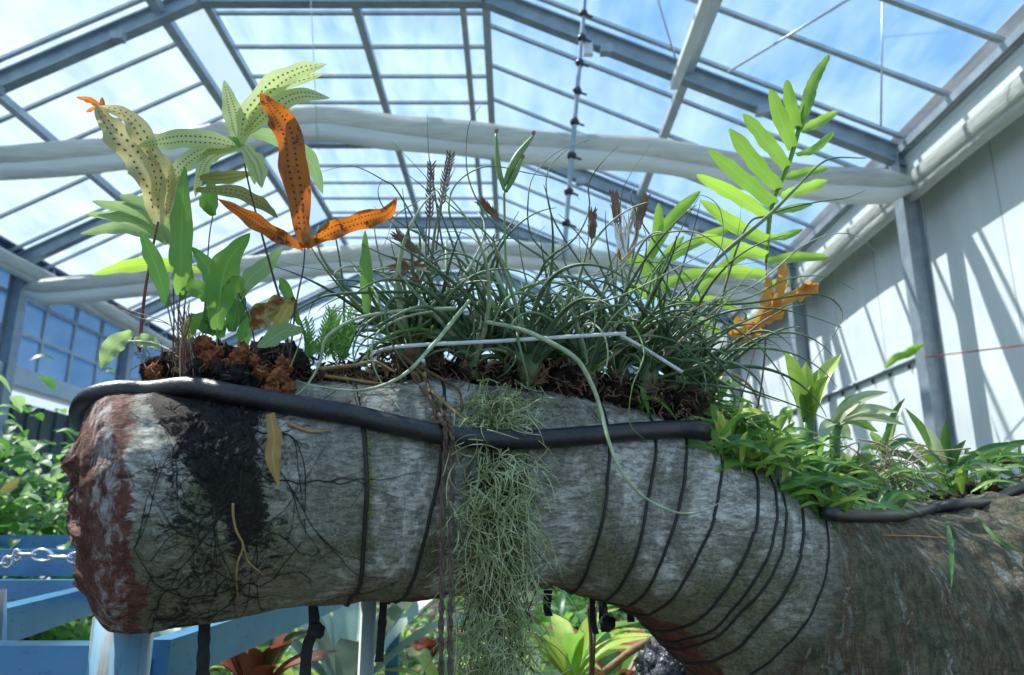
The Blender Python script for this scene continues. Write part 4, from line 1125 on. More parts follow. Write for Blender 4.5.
    for a, b, c, Y, lab in sp:
        P = spline([W(*a, Y), W(*b, Y - .01), W(*c, Y - .01)], 20); t = thing('flower_spike', 'dry brown flower spike, ' + lab, 'flower spike', tuple(P[0]))
        m = MB(); m.tube(P, .0013, 6); stk = m.build('stalk', 'spike', t)
        m = MB()
        for j in range(8, 21):
            for s_ in (-1, 1, .2):
                T = (P[min(20, j + 1)] - P[j - 1]).normalized(); o = T.cross(Vector((0, 1, 0))) * s_ + Vector((0, -.3, 0))
                m.blade([P[j], P[j] + T * .006 + o * .004, P[j] + T * .012 + o * R.uniform(.004, .009)], .0013, Vector((0, -1, 0)) + o * .3, .4, seg=5)
        m.build('bracts', 'spike', t).parent = stk
    t = thing('flower_spike', 'fresh green forked flower spike standing in the middle of the air plants', 'flower spike', tuple(W(505, 300, 1.0)))
    for pts, r in (([(507, 300), (505, 240), (504, 190)], .0018), ):
        m = MB(); m.tube(spline(P3(pts, 1.0), 16), r, 7); m.build('stalk', 'till_green', t)
    for pts, w in (([(504, 190), (498, 165), (496, 134)], 6), ([(504, 186), (515, 160), (533, 136)], 8), ([(506, 192), (514, 176), (522, 160)], 6)):
        m = MB(); m.tube(spline(P3(pts, 1.0), 16), [w / 2 * PXM(1.0) * (.5 + math.sin(PI * min(1, i / 15)) * .6) for i in range(17)], 8); br_ = m.build('branch', 'till_green', t)
        m = MB(); e = P3(pts, 1.0)[-1]; m.blade([e, e + Vector((.001, 0, .005)), e + Vector((.003, 0, .009))], .003, Vector((0, -1, 0)), seg=5); m.build('tip', 'spike', t).parent = br_
    # dry seed husk
    t = thing('dry_rosette', 'dry brown star-shaped flower remains at the left of the air plants', 'dried flower', tuple(W(412, 268, .95)))
    for k in range(22):
        an = R.uniform(0, 2 * PI); c = W(410, 268, .95); d = Vector((math.cos(an), R.uniform(-.6, .3), math.sin(an) * .7))
        m = MB(); m.blade([c, c + d * .014, c + d * .032 + Vector((0, 0, -.004))], .0025, Vector((0, -1, 0)), .4, seg=6); m.build('husk', R.choice(('spike', 'till_dry', 'sheath')), t)
    # silvery dead wool of the right pair
    t = thing('dry_wool', 'bunch of silvery dead leaves below the pair of brown spikes', 'dried leaves', tuple(W(625, 265, 1.04)))
    for k in range(16):
        x = R.uniform(612, 640)
        m = MB(); m.tube(spline(P3([(626, 262), (x, 235), (x + R.uniform(-6, 6), R.uniform(205, 225))], 1.03), 10), [.0024 * (1 - i / 12) for i in range(11)], 6); m.build('leaf', 'till_dry' if k % 2 else 'wire', t)
air_plants()

# ================================================================ hanging moss
def spanish_moss():
    m = MB()
    for i in range(1300):
        s_ = R.random() ** .8; y = lerp(392, 690, s_); cx = lerp(496, 494, s_); hw = 36 + 9 * math.sin(s_ * PI) + (6 if s_ < .2 else 0)
        x = cx + R.gauss(0, .5) * hw
        if abs(x - cx) > hw * 1.15: continue
        if y < 590:
            p = on_log(x, min(y, 585), .004 + R.random() * .024) or W(x, y, 1.02)
        else: p = W(x, y, 1.0 + R.uniform(-.03, .05))
        if 425 < y < 455 and R.random() < .7: continue
        d = Vector((R.uniform(-1, 1), R.uniform(-.5, .3), R.uniform(-1, .35))).normalized(); P = [p]; k = Vector((R.uniform(-1, 1), R.uniform(-1, 1), R.uniform(-1, 1))).normalized(); cu = R.uniform(-6, 6); n = 12; L = R.uniform(.025, .085)
        for j in range(n):
            d = Matrix.Rotation(cu / n, 3, k) @ d; d = (d + Vector((0, 0, -.12))).normalized(); p = p + d * L / n
            if p.z > CAMZ - .10 * 1.0 and 0: pass
            P.append(p.copy())
        m.tube(P, [.0008 * (1 - .5 * j / n) for j in range(n + 1)], 4, cap=False)
    o = m.build('spanish_moss', 'moss'); tag(o, 'grey-green spanish moss hanging in a long beard over the log', 'moss')
    m = MB()
    for i in range(240):
        x = R.gauss(496, 14); y = R.uniform(395, 670)
        p = (on_log(x, y, .003) if y < 590 else None) or W(x, y, 1.03)
        m.tube([p, p + Vector((R.uniform(-.01, .01), R.uniform(-.006, 0), -.02)), p + Vector((R.uniform(-.02, .02), R.uniform(-.01, .0), -.05))], .0009, 4)
    q = m.build('dead_core', 'moss_brown', o)
    # short moss pad above the hose
    m = MB()
    for i in range(420):
        x = R.gauss(500, 22); y = R.uniform(398, 432); p = on_log(x, y, .002)
        if p is None: continue
        d = Vector((R.uniform(-1, 1), R.uniform(-1, 0), R.uniform(-.7, .8))).normalized(); e = Vector((R.uniform(-1, 1), -.3, R.uniform(-1, .5))).normalized()
        m.tube([p, p + d * .007, p + d * .010 + e * .008], .0007, 4)
    tag(m.build('moss_pad', 'moss'), 'brownish-green pad of moss on the bark just above the hose', 'moss')
spanish_moss()

# ================================================================ right side ferns and bromeliads
def right_plants():
    t = thing('fern', 'tall fern frond with long lime green leaflets standing at the right', 'fern', tuple(W(745, 450, 1.3)))
    Y = 1.22
    stem(t, [(744, 452), (758, 405), (765, 350), (766, 290), (766, 255)], .0016, 'stem_dark', Y)
    stem(t, [(766, 262), (768, 223), (774, 196), (787, 164), (797, 131), (803, 105)], .0020, 'lime_dark', Y, 'midrib')
    L = [([(798, 128), (785, 113), (775, 99)], 12), ([(793, 148), (776, 129), (759, 108)], 15), ([(787, 168), (761, 149), (733, 132)], 15), ([(780, 190), (751, 169), (720, 146)], 15), ([(775, 205), (740, 186), (700, 166)], 14)]
    L2 = [([(770, 217), (730, 199), (690, 188)], 13), ([(769, 241), (735, 232), (694, 213)], 15), ([(767, 256), (735, 252), (690, 246)], 13), ([(766, 275), (735, 275), (700, 282)], 12)]
    Rr = [([(800, 131), (822, 114), (849, 97)], 10), ([(797, 156), (820, 141), (845, 118)], 9), ([(785, 179), (808, 165), (839, 155)], 10), ([(780, 196), (805, 182), (839, 168)], 11), ([(774, 213), (795, 202), (823, 192)], 9), ([(769, 238), (790, 229), (813, 218)], 7), ([(767, 263), (798, 251), (841, 247)], 12), ([(766, 285), (785, 278), (800, 275)], 9)]
    pr = lambda u: max(.06, (.72 + .28 * math.sin(PI * min(1, u * 1.02))) * (1 - (max(0, u - .72) / .285) ** 2) ** .5)
    for grp, mat, dy in ((L, 'lime_dark', -.06), (L2, 'lime', -.05), (Rr, 'lime', .05)):
        for i, (pts, w) in enumerate(grp):
            P = P3(pts, Y); P = [p + Vector((0, dy * k / 2, 0)) for k, p in enumerate(P)]; P[1] = P[1] - Vector((0, 0, .004)); w = w + 1.5
            m = MB(); m.blade(P, w / 2 * PXM(Y), facing(P[1], (R.uniform(-.2, .2), 0, R.uniform(-.1, .5))), .3, .12, 2, pr, 22, i, .02, .14)
            m.build('leaflet', mat, t)
    m = MB(); m.blade(P3([(798, 130), (806, 105), (814, 80), (829, 55)], Y), 7 * PXM(Y), facing(W(810, 90, Y), (.2, 0, .1)), .3, .2, 3, lambda u: .35 + .65 * math.sin(PI * min(1, .12 + u * .86)) if u < .97 else .2, 22, 0, .06); m.build('leaflet', 'lime_dark', t)
    m = MB(); m.blade(P3([(766, 258), (772, 205), (790, 160), (802, 118)], Y), 2.5 * PXM(Y), facing(W(780, 180, Y)), .2, 0, 1, lambda u: 1, 20); m.build('frond_web', 'lime_dark', t)
    # second frond, further back and to the left
    t = thing('fern', 'bright yellow-green fern behind the right end of the air plants', 'fern', tuple(W(668, 400, 1.45)))
    Y = 1.45
    stem(t, [(668, 400), (662, 330), (655, 285), (648, 258)], .0016, 'stem_green', Y)
    for i, (pts, w) in enumerate([([(648, 262), (657, 235), (659, 203)], 12), ([(650, 258), (672, 219), (700, 191)], 13), ([(652, 270), (690, 245), (735, 225)], 12), ([(652, 285), (640, 262), (618, 258)], 12), ([(656, 290), (690, 275), (728, 272)], 13),
                                ([(658, 305), (700, 300), (738, 308)], 12), ([(655, 300), (640, 290), (622, 288)], 12), ([(660, 320), (695, 322), (725, 335)], 12), ([(650, 300), (662, 262), (684, 236)], 10), ([(660, 330), (640, 320), (615, 322)], 12), ([(700, 290), (730, 262), (755, 250)], 12)]):
        m = MB(); m.blade(P3(pts, Y), w / 2 * PXM(Y), facing(W(*pts[1], Y), (R.uniform(-.2, .2), 0, .2)), .2, .1, 2, pr, 12, i); m.build('leaflet', 'lime', t)
    # dry orange frond
    t = thing('fern', 'curled dry orange frond hanging right of the air plants', 'fern', tuple(W(765, 372, 1.2)))
    Y = 1.18
    for i, (pts, w) in enumerate([([(732, 336), (757, 325), (767, 300), (769, 277)], 12), ([(752, 332), (782, 303), (819, 284)], 12), ([(770, 315), (781, 288), (784, 262)], 11), ([(735, 318), (750, 328), (760, 338)], 12), ([(765, 320), (778, 316), (782, 304)], 10), ([(796, 298), (808, 290), (818, 286)], 13), ([(728, 334), (742, 338), (756, 336)], 9)]):
        m = MB(); m.blade(P3(pts, Y), w / 2 * PXM(Y), facing(W(*pts[1], Y), (R.uniform(-.5, .5), 0, .2)), .6, .6, 2, pr, 22, i, 0, .3); m.build('leaflet', 'dead2', t)
    stem(t, [(737, 411), (748, 375), (757, 340), (762, 325)], .001, 'stem_red', Y)

    def brom(base, tips, Y, w, mat, lab, name='bromeliad', parts=None, sag=.0, cat='bromeliad'):
        Y = topY(base[0]) + (Y - 1.42) * .35 + .02
        b = W(base[0], base[1], Y); t = thing(name, lab, cat, tuple(b))
        g = W(base[0], ridge(base[0]) + 4, topY(base[0]) + .04)
        if g.z < b.z - .01: m = MB(); m.tube([g, b.lerp(g, .5), b + Vector((0, 0, .004))], [.008, .008, .011], 8); m.build('stem', 'brom_dark', t)
        for i, tp in enumerate(tips):
            e = W(tp[0], tp[1], Y + (tp[2] if len(tp) > 2 else R.uniform(-.06, .04))); mid = b.lerp(e, .55) + Vector((0, 0, sag + .12 * (e - b).length))
            m = MB(); m.blade([b, b.lerp(mid, .5) + Vector((0, 0, .004)), mid, e], (tp[3] if len(tp) > 3 else w) / 2 * PXM(Y), (facing(mid, (0, 0, .6))), .45, .05, 2, lambda u: .75 + .25 * math.sin(PI * u) if u < .6 else max(.05, .98 * (1 - ((u - .6) / .4) ** 2.2)), 14, i)
            mt = mat if isinstance(mat, str) else mat[i % len(mat)]
            m.build('leaf', mt, t)
        return t
    brom((808, 420), [(784, 350), (841, 354), (829, 376), (792, 376), (806, 362), (818, 370), (800, 380), (812, 385)], 1.42, 15, ('brom', 'brom_lime', 'brom'), 'upright vase-shaped green bromeliad standing before the white wall')
    brom((835, 424), [(888, 392), (898, 412), (870, 395), (862, 402), (905, 425), (878, 432), (820, 445), (850, 440)], 1.38, 13, ('brom_pale', 'brom_pale', 'brom'), 'silvery pale green bromeliad leaning right, right of the upright vase-shaped one')
    brom((852, 478), [(876, 456), (828, 452), (884, 484), (862, 505), (835, 470), (815, 466), (870, 470), (842, 500)], 1.36, 17, ('brom', 'brom_lime'), 'wide-leaved green bromeliad low on the log beside the hose')
    brom((962, 512), [(925, 474), (922, 498), (964, 464), (994, 482), (985, 505), (945, 490), (975, 475), (935, 512)], 1.52, 12, ('brom', 'brom_lime', 'brom'), 'small bright bromeliad sitting on the hose at the right')
    brom((948, 480), [(946, 420), (905, 408), (925, 425), (1024, 442), (990, 450), (1010, 470), (966, 440), (900, 440), (930, 446), (985, 462), (1030, 455), (915, 455)], 1.68, 9, ('brom_dark', 'brom', 'brom_pale'), 'bromeliad with many narrow arching leaves at the far right')
    brom((985, 470), [(1018, 478), (1024, 462), (1000, 445), (970, 452), (1040, 440)], 1.72, 9, ('brom_dark', 'brom'), 'dark narrow-leaved bromeliad behind the one at the far right')
    brom((885, 455), [(905, 398), (870, 432), (915, 440), (893, 425), (930, 470), (860, 450)], 1.6, 9, ('brom_dark', 'brom'), 'dark green bromeliad between the silvery one and the column')
    brom((778, 462), [(740, 440), (752, 425), (770, 415), (795, 422), (818, 440), (760, 462), (800, 478), (745, 470)], 1.42, 11, ('brom', 'brom_dark', 'brom_lime'), 'leafy green bromeliad directly behind the bend of the log')
    brom((800, 492), [(765, 470), (780, 465), (815, 468), (835, 480), (842, 502), (770, 492), (822, 512)], 1.40, 11, ('brom', 'brom_dark'), 'green bromeliad growing against the top of the last wires')
    brom((745, 440), [(712, 415), (728, 405), (750, 400), (770, 412), (705, 432), (780, 430)], 1.42, 11, ('brom', 'brom_dark'), 'green bromeliad behind the end of the near hose')
    brom((700, 405), [(668, 395), (682, 378), (704, 368), (725, 372), (748, 385), (715, 398), (690, 362)], 1.5, 14, ('brom_lime', 'brom_pale', 'brom'), 'pale lime bromeliad behind the right end of the air plants')
    brom((680, 420), [(655, 408), (668, 398), (690, 398), (712, 405), (720, 420)], 1.4, 8, ('brom', 'brom_dark'), 'small green bromeliad behind the log below the pale lime one')
    brom((905, 500), [(880, 478), (895, 470), (920, 480), (930, 495), (872, 495)], 1.62, 8, ('brom_dark', 'brom'), 'small dark bromeliad behind the hose between the two bright ones')
    # leafy creeper filling the hollow behind the bend
    def creeper(lab, n, xr, yr, Yr, mats, seed):
        t = thing('creeping_plant', lab, 'plant', tuple(W((xr[0] + xr[1]) / 2, ridge((xr[0] + xr[1]) / 2), topY((xr[0] + xr[1]) / 2))))
        rr = random.Random(seed)
        for k in range(n):
            x = rr.uniform(*xr); y = ridge(x) + rr.uniform(*yr); Y = topY(x) + rr.uniform(*Yr)
            a = (on_log(x, y, .006) if y > ridge(x) - 4 else None) or W(x, y, Y); an = rr.uniform(-.4, PI + .4); L = rr.uniform(.03, .085); d = Vector((math.cos(an), rr.uniform(-.6, .3), abs(math.sin(an)) * .8 + .1))
            m = MB(); m.tube([a - Vector((0, 0, .02)), a], .0008, 5)
            m.blade([a, a + d * L * .5, a + d * L + Vector((0, 0, -.3 * L))], rr.uniform(.004, .0075), Vector((rr.uniform(-.6, .6), -.6, .8)), .3, .05, seg=8)
            m.build('leaf', rr.choice(mats), t)
    creeper('mass of small green leaves behind the bend of the log', 230, (705, 835), (-42, 20), (-.03, .08), ('brom', 'brom_dark', 'green', 'brom_lime'), 3)
    creeper('low leaves growing along the hollow beside the right hose', 120, (800, 900), (-36, 6), (-.02, .1), ('brom_dark', 'brom', 'green_dark'), 4)
    creeper('dark green leaves at the foot of the far right bromeliads', 80, (890, 1034), (-34, 0), (.0, .14), ('brom_dark', 'green_dark', 'brom'), 5)
    creeper('sprigs of green hanging below the right end of the air plants', 70, (640, 715), (-34, 6), (-.03, .06), ('brom', 'green', 'brom_dark'), 6)
    # humus the bromeliads sit in
    m = MB()
    for i in range(240):
        x = R.uniform(690, 1030)
        m.blob(W(x, ridge(x) + R.uniform(-6, 6), topY(x) + R.uniform(0, .1)), R.uniform(.006, .015), 1.0, 4.5, 8, 10, i)
    tag(m.build('humus', 'peat'), 'dark humus filling the hollow on the log under the bromeliads', 'humus')
    m = MB()
    for i in range(170):
        x = R.uniform(830, 930); p = W(x, R.uniform(440, 505), topY(x) + R.uniform(-.02, .1)); d = Vector((R.uniform(-1, 1), R.uniform(-.4, .4), R.uniform(-1, .6))).normalized(); e = Vector((R.uniform(-1, 1), R.uniform(-.4, .4), R.uniform(-1, .3)))
        m.tube(spline([p, p + d * .03, p + d * .05 + e * .03], 6), .0013, 4)
    tag(m.build('dead_leaf_tangle', 'till_dry'), 'tangle of thin grey dead leaves between the right bromeliads', 'dead leaves')
    # orange-brown husks at the end of the near hose
    for x, y, r, lab, mt in ((712, 444, .011, 'orange lump of fibre where the near hose ends', 'fibre'), (729, 454, .011, 'second orange lump of fibre farther along the bend', 'fibre'), (714, 424, .024, 'round brown husk above the end of the near hose', 'spike')):
        m = MB(); m.blob(W(x, y, 1.15 if r < .02 else 1.19), r * .9, .5, 3, 14, 18, x, (1.4, .8, .9) if r < .02 else (1.1, 1, 1)); tag(m.build('fibre_lump' if r < .02 else 'brown_husk', mt), lab, 'husk')
    m = MB(); m.blade([W(697, 416, 1.16), W(694, 426, 1.15), W(700, 436, 1.15)], .008, Vector((0, -1, 0)), .4, .3); tag(m.build('dried_leaf', 'dead2'), 'small dry orange leaf left of the round brown husk', 'leaf')
    # dangling thin leaves over the dark trunk
    for pts, lab in (([(945, 520), (949, 550), (947, 592)], 'thin dark green leaf hanging straight down the dark trunk'), ([(975, 520), (1000, 545), (1020, 556)], 'thin green leaf hanging to the right over the sunlit trunk')):
        P = []
        for x, y in pts:
            q = on_log(x, y, .006); P.append(q or W(x, y, 1.45))
        m = MB(); m.blade(P, .0035, facing(P[1]), .3, seg=14); tag(m.build('hanging_leaf', 'brom_dark'), lab, 'leaf')
    m = MB(); P = [on_log(x, y, .004) or W(x, y, 1.4) for x, y in ((880, 537), (915, 538), (951, 540))]; m.tube(spline(P, 12), .0010, 5)
    tag(m.build('orange_stalk', plain_mat('orange_stalk_skin', (.4, .12, .04), (.5, .2, .08), .6)), 'thin orange stalk lying level on the dark trunk', 'stalk')
    m = MB(); m.blob(W(882, 496, 1.34), .010, .3, 3, 12, 14, 2); tag(m.build('red_berry', 'fibre'), 'reddish round fruit above the right hose', 'fruit')
    # sprig on the pipe
    t = thing('sprig', 'small green sprig caught on the end of the wall pipe', 'sprig', tuple(W(905, 362, 6.9)))
    for a, b in (((898, 360), (925, 344)), ((885, 368), (905, 352)), ((905, 358), (918, 350))):
        m = MB(); m.blade([W(*a, 6.9), W((a[0] + b[0]) / 2, (a[1] + b[1]) / 2 - 2, 6.9), W(*b, 6.9)], .035, Vector((0, -1, 0)), seg=8); m.build('leaf', 'lime', t)
right_plants()

# ================================================================ blue frame under the log
def blue_frame():
    zt = W(90, 643, 1.03).z
    px = W(122, 640, 1.03).x
    t = thing('blue_steel_frame', 'blue painted steel frame and post carrying the broken end of the log', 'frame', (px, 1.03, 0))
    m = MB(); topz = surf(122, -PI / 2).z + .012
    m.tube([Vector((px, 1.03, 0)), Vector((px, 1.03, topz))], .037, 32)
    m.build('post', 'blue_post', t, 'weathered pale blue round post with rust streaks')
    def bm(a, b, h=.085, w=.045):
        m = MB(); a = Vector(a); b = Vector(b); m.beam(a - Vector((0, 0, h / 2)), b - Vector((0, 0, h / 2)), w, h)
        # weld lip along the upper edges
        m.build('rail', 'blue', t); return
    bm((px - .95, 1.03, zt), (px - .02, 1.03, zt), .058)
    bm((px + .035, 1.06, zt), (px + .035, 3.2, zt), .058, .03)
    bm((px - .36, 1.06, zt), (px - .70, 2.5, zt), .066)
    bm((px - 1.6, 2.30, zt), (px - .05, 2.30, zt), .055)
    bm((px - 2.0, 2.62, zt + .078), (px - .05, 2.62, zt + .078), .085)
    bm((px - 2.2, 3.25, zt + .118), (px + .1, 3.25, zt + .126), .055)
    m = MB(); m.tube([W(-2, 590, 1.3), W(-2, 700, 1.3)], .012, 10); m.build('thin_post', 'blue_post', t)
    # legs
    for x, y in ((px - .93, 1.03), (px + .035, 3.15), (px - 1.5, 2.3), (px - 1.9, 2.62), (px - 2.1, 3.25)):
        m = MB(); m.beam((x, y, 0), (x, y, zt - .01), .05, .05, Vector((0, 1, 0))); m.build('leg', 'blue', t)
    # chain lying on the rail
    t = thing('chain', 'shiny steel chain hanging across the blue rails at the left', 'chain', tuple(W(40, 556, 1.9)))
    P = spline([W(-20, 572, 1.9), W(8, 562, 1.9), W(20, 554, 1.9), W(60, 557, 1.9), W(110, 560, 1.9)], 10)
    for i in range(10):
        a, b = P[i], P[i + 1]; c = (a + b) / 2; d = (b - a).normalized(); n = Vector((0, 0, 1)) if i % 2 else Vector((0, -1, 0)); s2 = d.cross(n).normalized()
        L = (b - a).length * .62; w = .013; ring = []
        for k in range(25):
            an = 2 * PI * k / 24; ring.append(c + d * math.cos(an) * L + s2 * math.sin(an) * w * (1 if abs(math.cos(an)) < .8 else .9))
        m = MB(); m.tube(ring, .0038, 8, cap=False); m.build('link', 'chrome', t)
    # grey pole carrying the log further back
    m = MB(); x = W(875 / 3.94 + 160, 640, 1.25).x; z1 = surf(384, -PI / 2).z + .01
    m.tube([Vector((x, 1.12, 0)), Vector((x, 1.12, z1))], .011, 20)
    tag(m.build('support_pole', plain_mat('pale_weathered_pole', (.30, .38, .36), (.42, .48, .45), .6, 12)), 'slim pale green-grey pole propping the log behind a short strap', 'pole')
blue_frame()

# ================================================================ garden behind and below
def garden():
    rr = random.Random(21)
    def leafy_bush(name, lab, cat, base, h, w, n, ls, mats, stems=5, grp=None, light=None):
        """a bush with real stems and separate leaves; leaves share one mesh per colour"""
        b = Vector(base); t = thing(name, lab, cat, tuple(b), grp)
        m = MB(); tips = []
        for i in range(stems):
            e = b + Vector((rr.uniform(-w, w) * .7, rr.uniform(-w, w) * .5, h * rr.uniform(.6, 1)))
            P = spline([b + Vector((rr.uniform(-.05, .05), 0, 0)), b.lerp(e, .5) + Vector((rr.uniform(-.06, .06), 0, 0)), e], 10); m.tube(P, [.012 * (1 - i_ / 14) for i_ in range(11)], 6); tips += P[3:]
        m.build('stems', 'stem_brown', t)
        for mt in mats:
            m = MB()
            for i in range(n // len(mats)):
                o = rr.choice(tips) + Vector((rr.gauss(0, w * .33), rr.gauss(0, w * .3), rr.gauss(0, h * .12)))
                an = rr.uniform(0, 2 * PI); d = Vector((math.cos(an), math.sin(an), rr.uniform(-.5, .25))).normalized(); L = ls * rr.uniform(.6, 1.2)
                m.blade([o, o + d * L * .5 + Vector((0, 0, .1 * L)), o + d * L + Vector((0, 0, -.2 * L))], L * .27, Vector((rr.uniform(-.4, .4), rr.uniform(-.7, .1), 1)), .25, .05, seg=6)
            m.build('foliage', mt, t)
        return t
    # left shrub seen beyond the broken end
    leafy_bush('shrub', 'leafy green shrub beyond the broken end of the log at the far left', 'shrub', (-2.25, 3.4, .1), 1.82, .5, 1600, .115, ('green', 'green_dark', 'green_pale'), 8)
    leafy_bush('shrub', 'darker shrub half hidden behind the broken end of the log', 'shrub', (-2.7, 4.5, 0), 1.7, .6, 700, .13, ('green', 'green_dark'), 8)
    leafy_bush('shrub', 'shrub cut off by the left edge of the frame', 'shrub', (-3.6, 4.6, 0), 1.9, .6, 700, .14, ('green', 'green_pale', 'green_dark'), 8)
    m = MB(); c = W(11, 486, 2.85); m.blade([c + Vector((-.034, 0, -.022)), c, c + Vector((.03, 0, .028))], .022, Vector((0, -1, .2)), .1, seg=10)
    tag(m.build('yellow_leaf', 'yellow'), 'single yellow leaf in the shrub at the far left', 'leaf')
    for i, (x, y) in enumerate(((-4.6, 8), (-3.6, 8.8), (-5.4, 9.5), (-2.6, 9.5), (-4.2, 11), (-5.8, 12.5))):
        leafy_bush('shrub', 'dark green shrub far back by the left wall, %s' % ('first', 'second', 'third', 'fourth', 'fifth', 'farthest')[i], 'shrub', (x, y, 0), 1.6 + .15 * (i % 3), .9, 320, .24, ('tree_far', 'green_dark'), 7, 'shrubs along the left wall')
    # planted bed low down, seen under the log
    kinds = []
    def rosette(name, lab, cat, n, L, w, mats, up, grp):
        t = thing(name, lab, cat, (0, 0, -50), grp)
        for i in range(n):
            an = 2 * PI * i * .382 + rr.uniform(-.2, .2); e = up * rr.uniform(.7, 1.3); d = Vector((math.cos(an), math.sin(an), 0)); l2 = L * rr.uniform(.7, 1.1)
            b = Vector((0, 0, -50)); m = MB()
            m.blade([b, b + d * l2 * .45 + Vector((0, 0, l2 * .45 * e + .02)), b + d * l2 + Vector((0, 0, l2 * .6 * e))], w, Vector((-d.x * .4, -d.y * .4, 1)), .35, .03, seg=8)
            m.build('leaf', mats[i % len(mats)], t)
        return t
    K = {'brom': rosette('bromeliad', 'green bromeliad in the planted bed under the log', 'bromeliad', 14, .34, .030, ('brom', 'brom_dark', 'brom'), .9, 'green bromeliads in the bed'),
         'red': rosette('bromeliad', 'rusty red bromeliad in the planted bed under the log', 'bromeliad', 14, .30, .036, ('red_leaf', 'red_leaf', 'brom_dark'), .8, 'red bromeliads in the bed'),
         'pale': rosette('bromeliad', 'pale green bromeliad in the planted bed under the log', 'bromeliad', 14, .36, .030, ('green_pale', 'brom_lime', 'green_pale'), .9, 'pale bromeliads in the bed'),
         'fern': rosette('bed_fern', 'dark green fern in the planted bed under the log', 'fern', 18, .42, .028, ('green_dark', 'green'), 1.2, 'dark ferns in the bed')}
    spots = []
    for i in range(420):
        Y = rr.uniform(2.9, 8.5); x = rr.uniform(-.62, .40) * Y
        z = max(.06, min(.62, (CAMZ - Y * rr.uniform(.035, .16) - .25) * .8))
        u, v = project(Vector((x, Y, z + .15)))
        if not (-10 < u < 720 and 590 < v < 700) or (u < 150 and v < 610): continue
        if v < 675 and on_log(u, v) is not None: continue
        if any(math.hypot(x - a, Y - b) < .30 for a, b, *_ in spots): continue
        spots.append((x, Y, z, rr.choice(('brom', 'red', 'pale', 'fern', 'brom', 'fern', 'pale')), u))
    nth = ['leftmost', 'second from the left', 'third from the left', 'fourth from the left', 'fifth from the left', 'sixth from the left', 'seventh from the left', 'eighth from the left', 'ninth from the left', 'tenth from the left']
    for k, src in K.items():
        mine = sorted([q for q in spots if q[3] == k], key=lambda q: q[4]); n = len(mine)
        for i, (x, Y, z, _, u) in enumerate(mine):
            if i == 0: root = src; src.location = (x, Y, z); src.rotation_euler = (0, 0, rr.uniform(0, 6))
            else: root = copy_thing(src, (x, Y, z), None, rr.uniform(0, 6), rr.uniform(.7, 1.2))
        base = src['label'].replace(' in the planted bed under the log', '')
        al = [o for o in bpy.data.objects if o.get('group') == src['group']]
        for row, lo, hi in (('front row', 0, 4.0), ('second row', 4.0, 5.2), ('third row', 5.2, 6.6), ('back row', 6.6, 99)):
            for i, root in enumerate(sorted([o for o in al if lo <= o.location.y < hi], key=lambda o: project(o.location)[0])):
                root['label'] = base + ' in the bed, ' + row + ', ' + (nth + ['eleventh from the left', 'twelfth from the left', 'thirteenth from the left', 'fourteenth from the left', 'fifteenth from the left', 'sixteenth from the left', 'seventeenth from the left', 'eighteenth from the left', 'rightmost'])[min(18, i)]
    # raised soil mound carrying the bed
    m = MB(); n = 40; vs = []; fs = []
    for i in range(n + 1):
        for j in range(n + 1):
            x = lerp(-5.2, 3.6, i / n); y = lerp(2.4, 11, j / n); e = min(1, min(i, n - i, j, n - j) / 5)
            vs.append(Vector((x, y, -.05 + e * (.38 + .25 * noise.noise(Vector((x * .7, y * .7, 2)))))))
    for i in range(n):
        for j in range(n): a = i * (n + 1) + j; fs.append((a, a + n + 1, a + n + 2, a + 1))
    m.add(vs, fs); struct('ground_bed', m, 'soil')
    for i in range(12):
        x, y = ((-1.2, 3.6), (-.6, 3.9), (-.1, 3.7), (.45, 3.8), (-1.6, 4.8), (-.7, 5.0), (.1, 5.1), (.7, 5.2), (-1.8, 6.4), (-.6, 6.6), (.5, 6.8), (1.3, 6.5))[i]
        leafy_bush('low_shrub', 'low leafy ground shrub in the bed, %s' % ('front row, leftmost', 'front row, second', 'front row, third', 'front row, rightmost', 'middle row, leftmost', 'middle row, second', 'middle row, third', 'middle row, rightmost', 'back row, leftmost', 'back row, second', 'back row, third', 'back row, rightmost')[i],
                   'shrub', (x, y, .1), .55 + .08 * (i % 4), .42, 300, .085, ('green', 'green_pale', 'green_dark') if i % 2 else ('green_pale', 'green_dark'), 6, 'low shrubs in the bed')
    # plants that can be told apart
    def single(name, lab, cat, b, L, w, n, mats, up, Y):
        t = thing(name, lab, cat, tuple(b)); b = Vector(b)
        for i in range(n):
            an = 2 * PI * i / n + rr.uniform(-.2, .2); e = up * rr.uniform(.5, 1.4); d = Vector((math.cos(an), math.sin(an) * .9, 0)); l2 = L * rr.uniform(.75, 1.1)
            m = MB(); m.blade([b, b + d * l2 * .45 + Vector((0, 0, l2 * .5 * e)), b + d * l2 + Vector((0, 0, l2 * .65 * e))], w, Vector((-d.x * .5, -d.y * .5 - .2, 1)), .3, .03, seg=12)
            m.build('leaf', mats[i % len(mats)], t)
        z0 = max(0.02, 0)
        m = MB(); m.tube([Vector((b.x, b.y, .2)), b + Vector((0, 0, .01))], w * .5, 10); m.build('stem', 'stem_brown', t)
    single('bromeliad', 'bright yellow-green bromeliad just under the log, right of the hanging moss', 'bromeliad', W(572, 684, 2.3), .27, .030, 15, ('brom_lime', 'brom_lime', 'green'), 1.0, 2.3)
    single('agave', 'blue-grey agave with long stiff leaves seen between the hanging straps', 'agave', W(345, 700, 3.0), .75, .055, 13, ('agave',), 1.05, 3)
    single('bromeliad', 'large rusty red bromeliad below the blue beam', 'bromeliad', W(255, 700, 2.3), .22, .034, 18, ('red_leaf', 'red_leaf', 'brom_dark'), 1.3, 2.3)
    single('bromeliad', 'blue-grey rosette left of the large rusty one, beneath the blue beam', 'bromeliad', W(175, 690, 2.6), .4, .045, 12, ('agave', 'green_pale'), .9, 2.6)
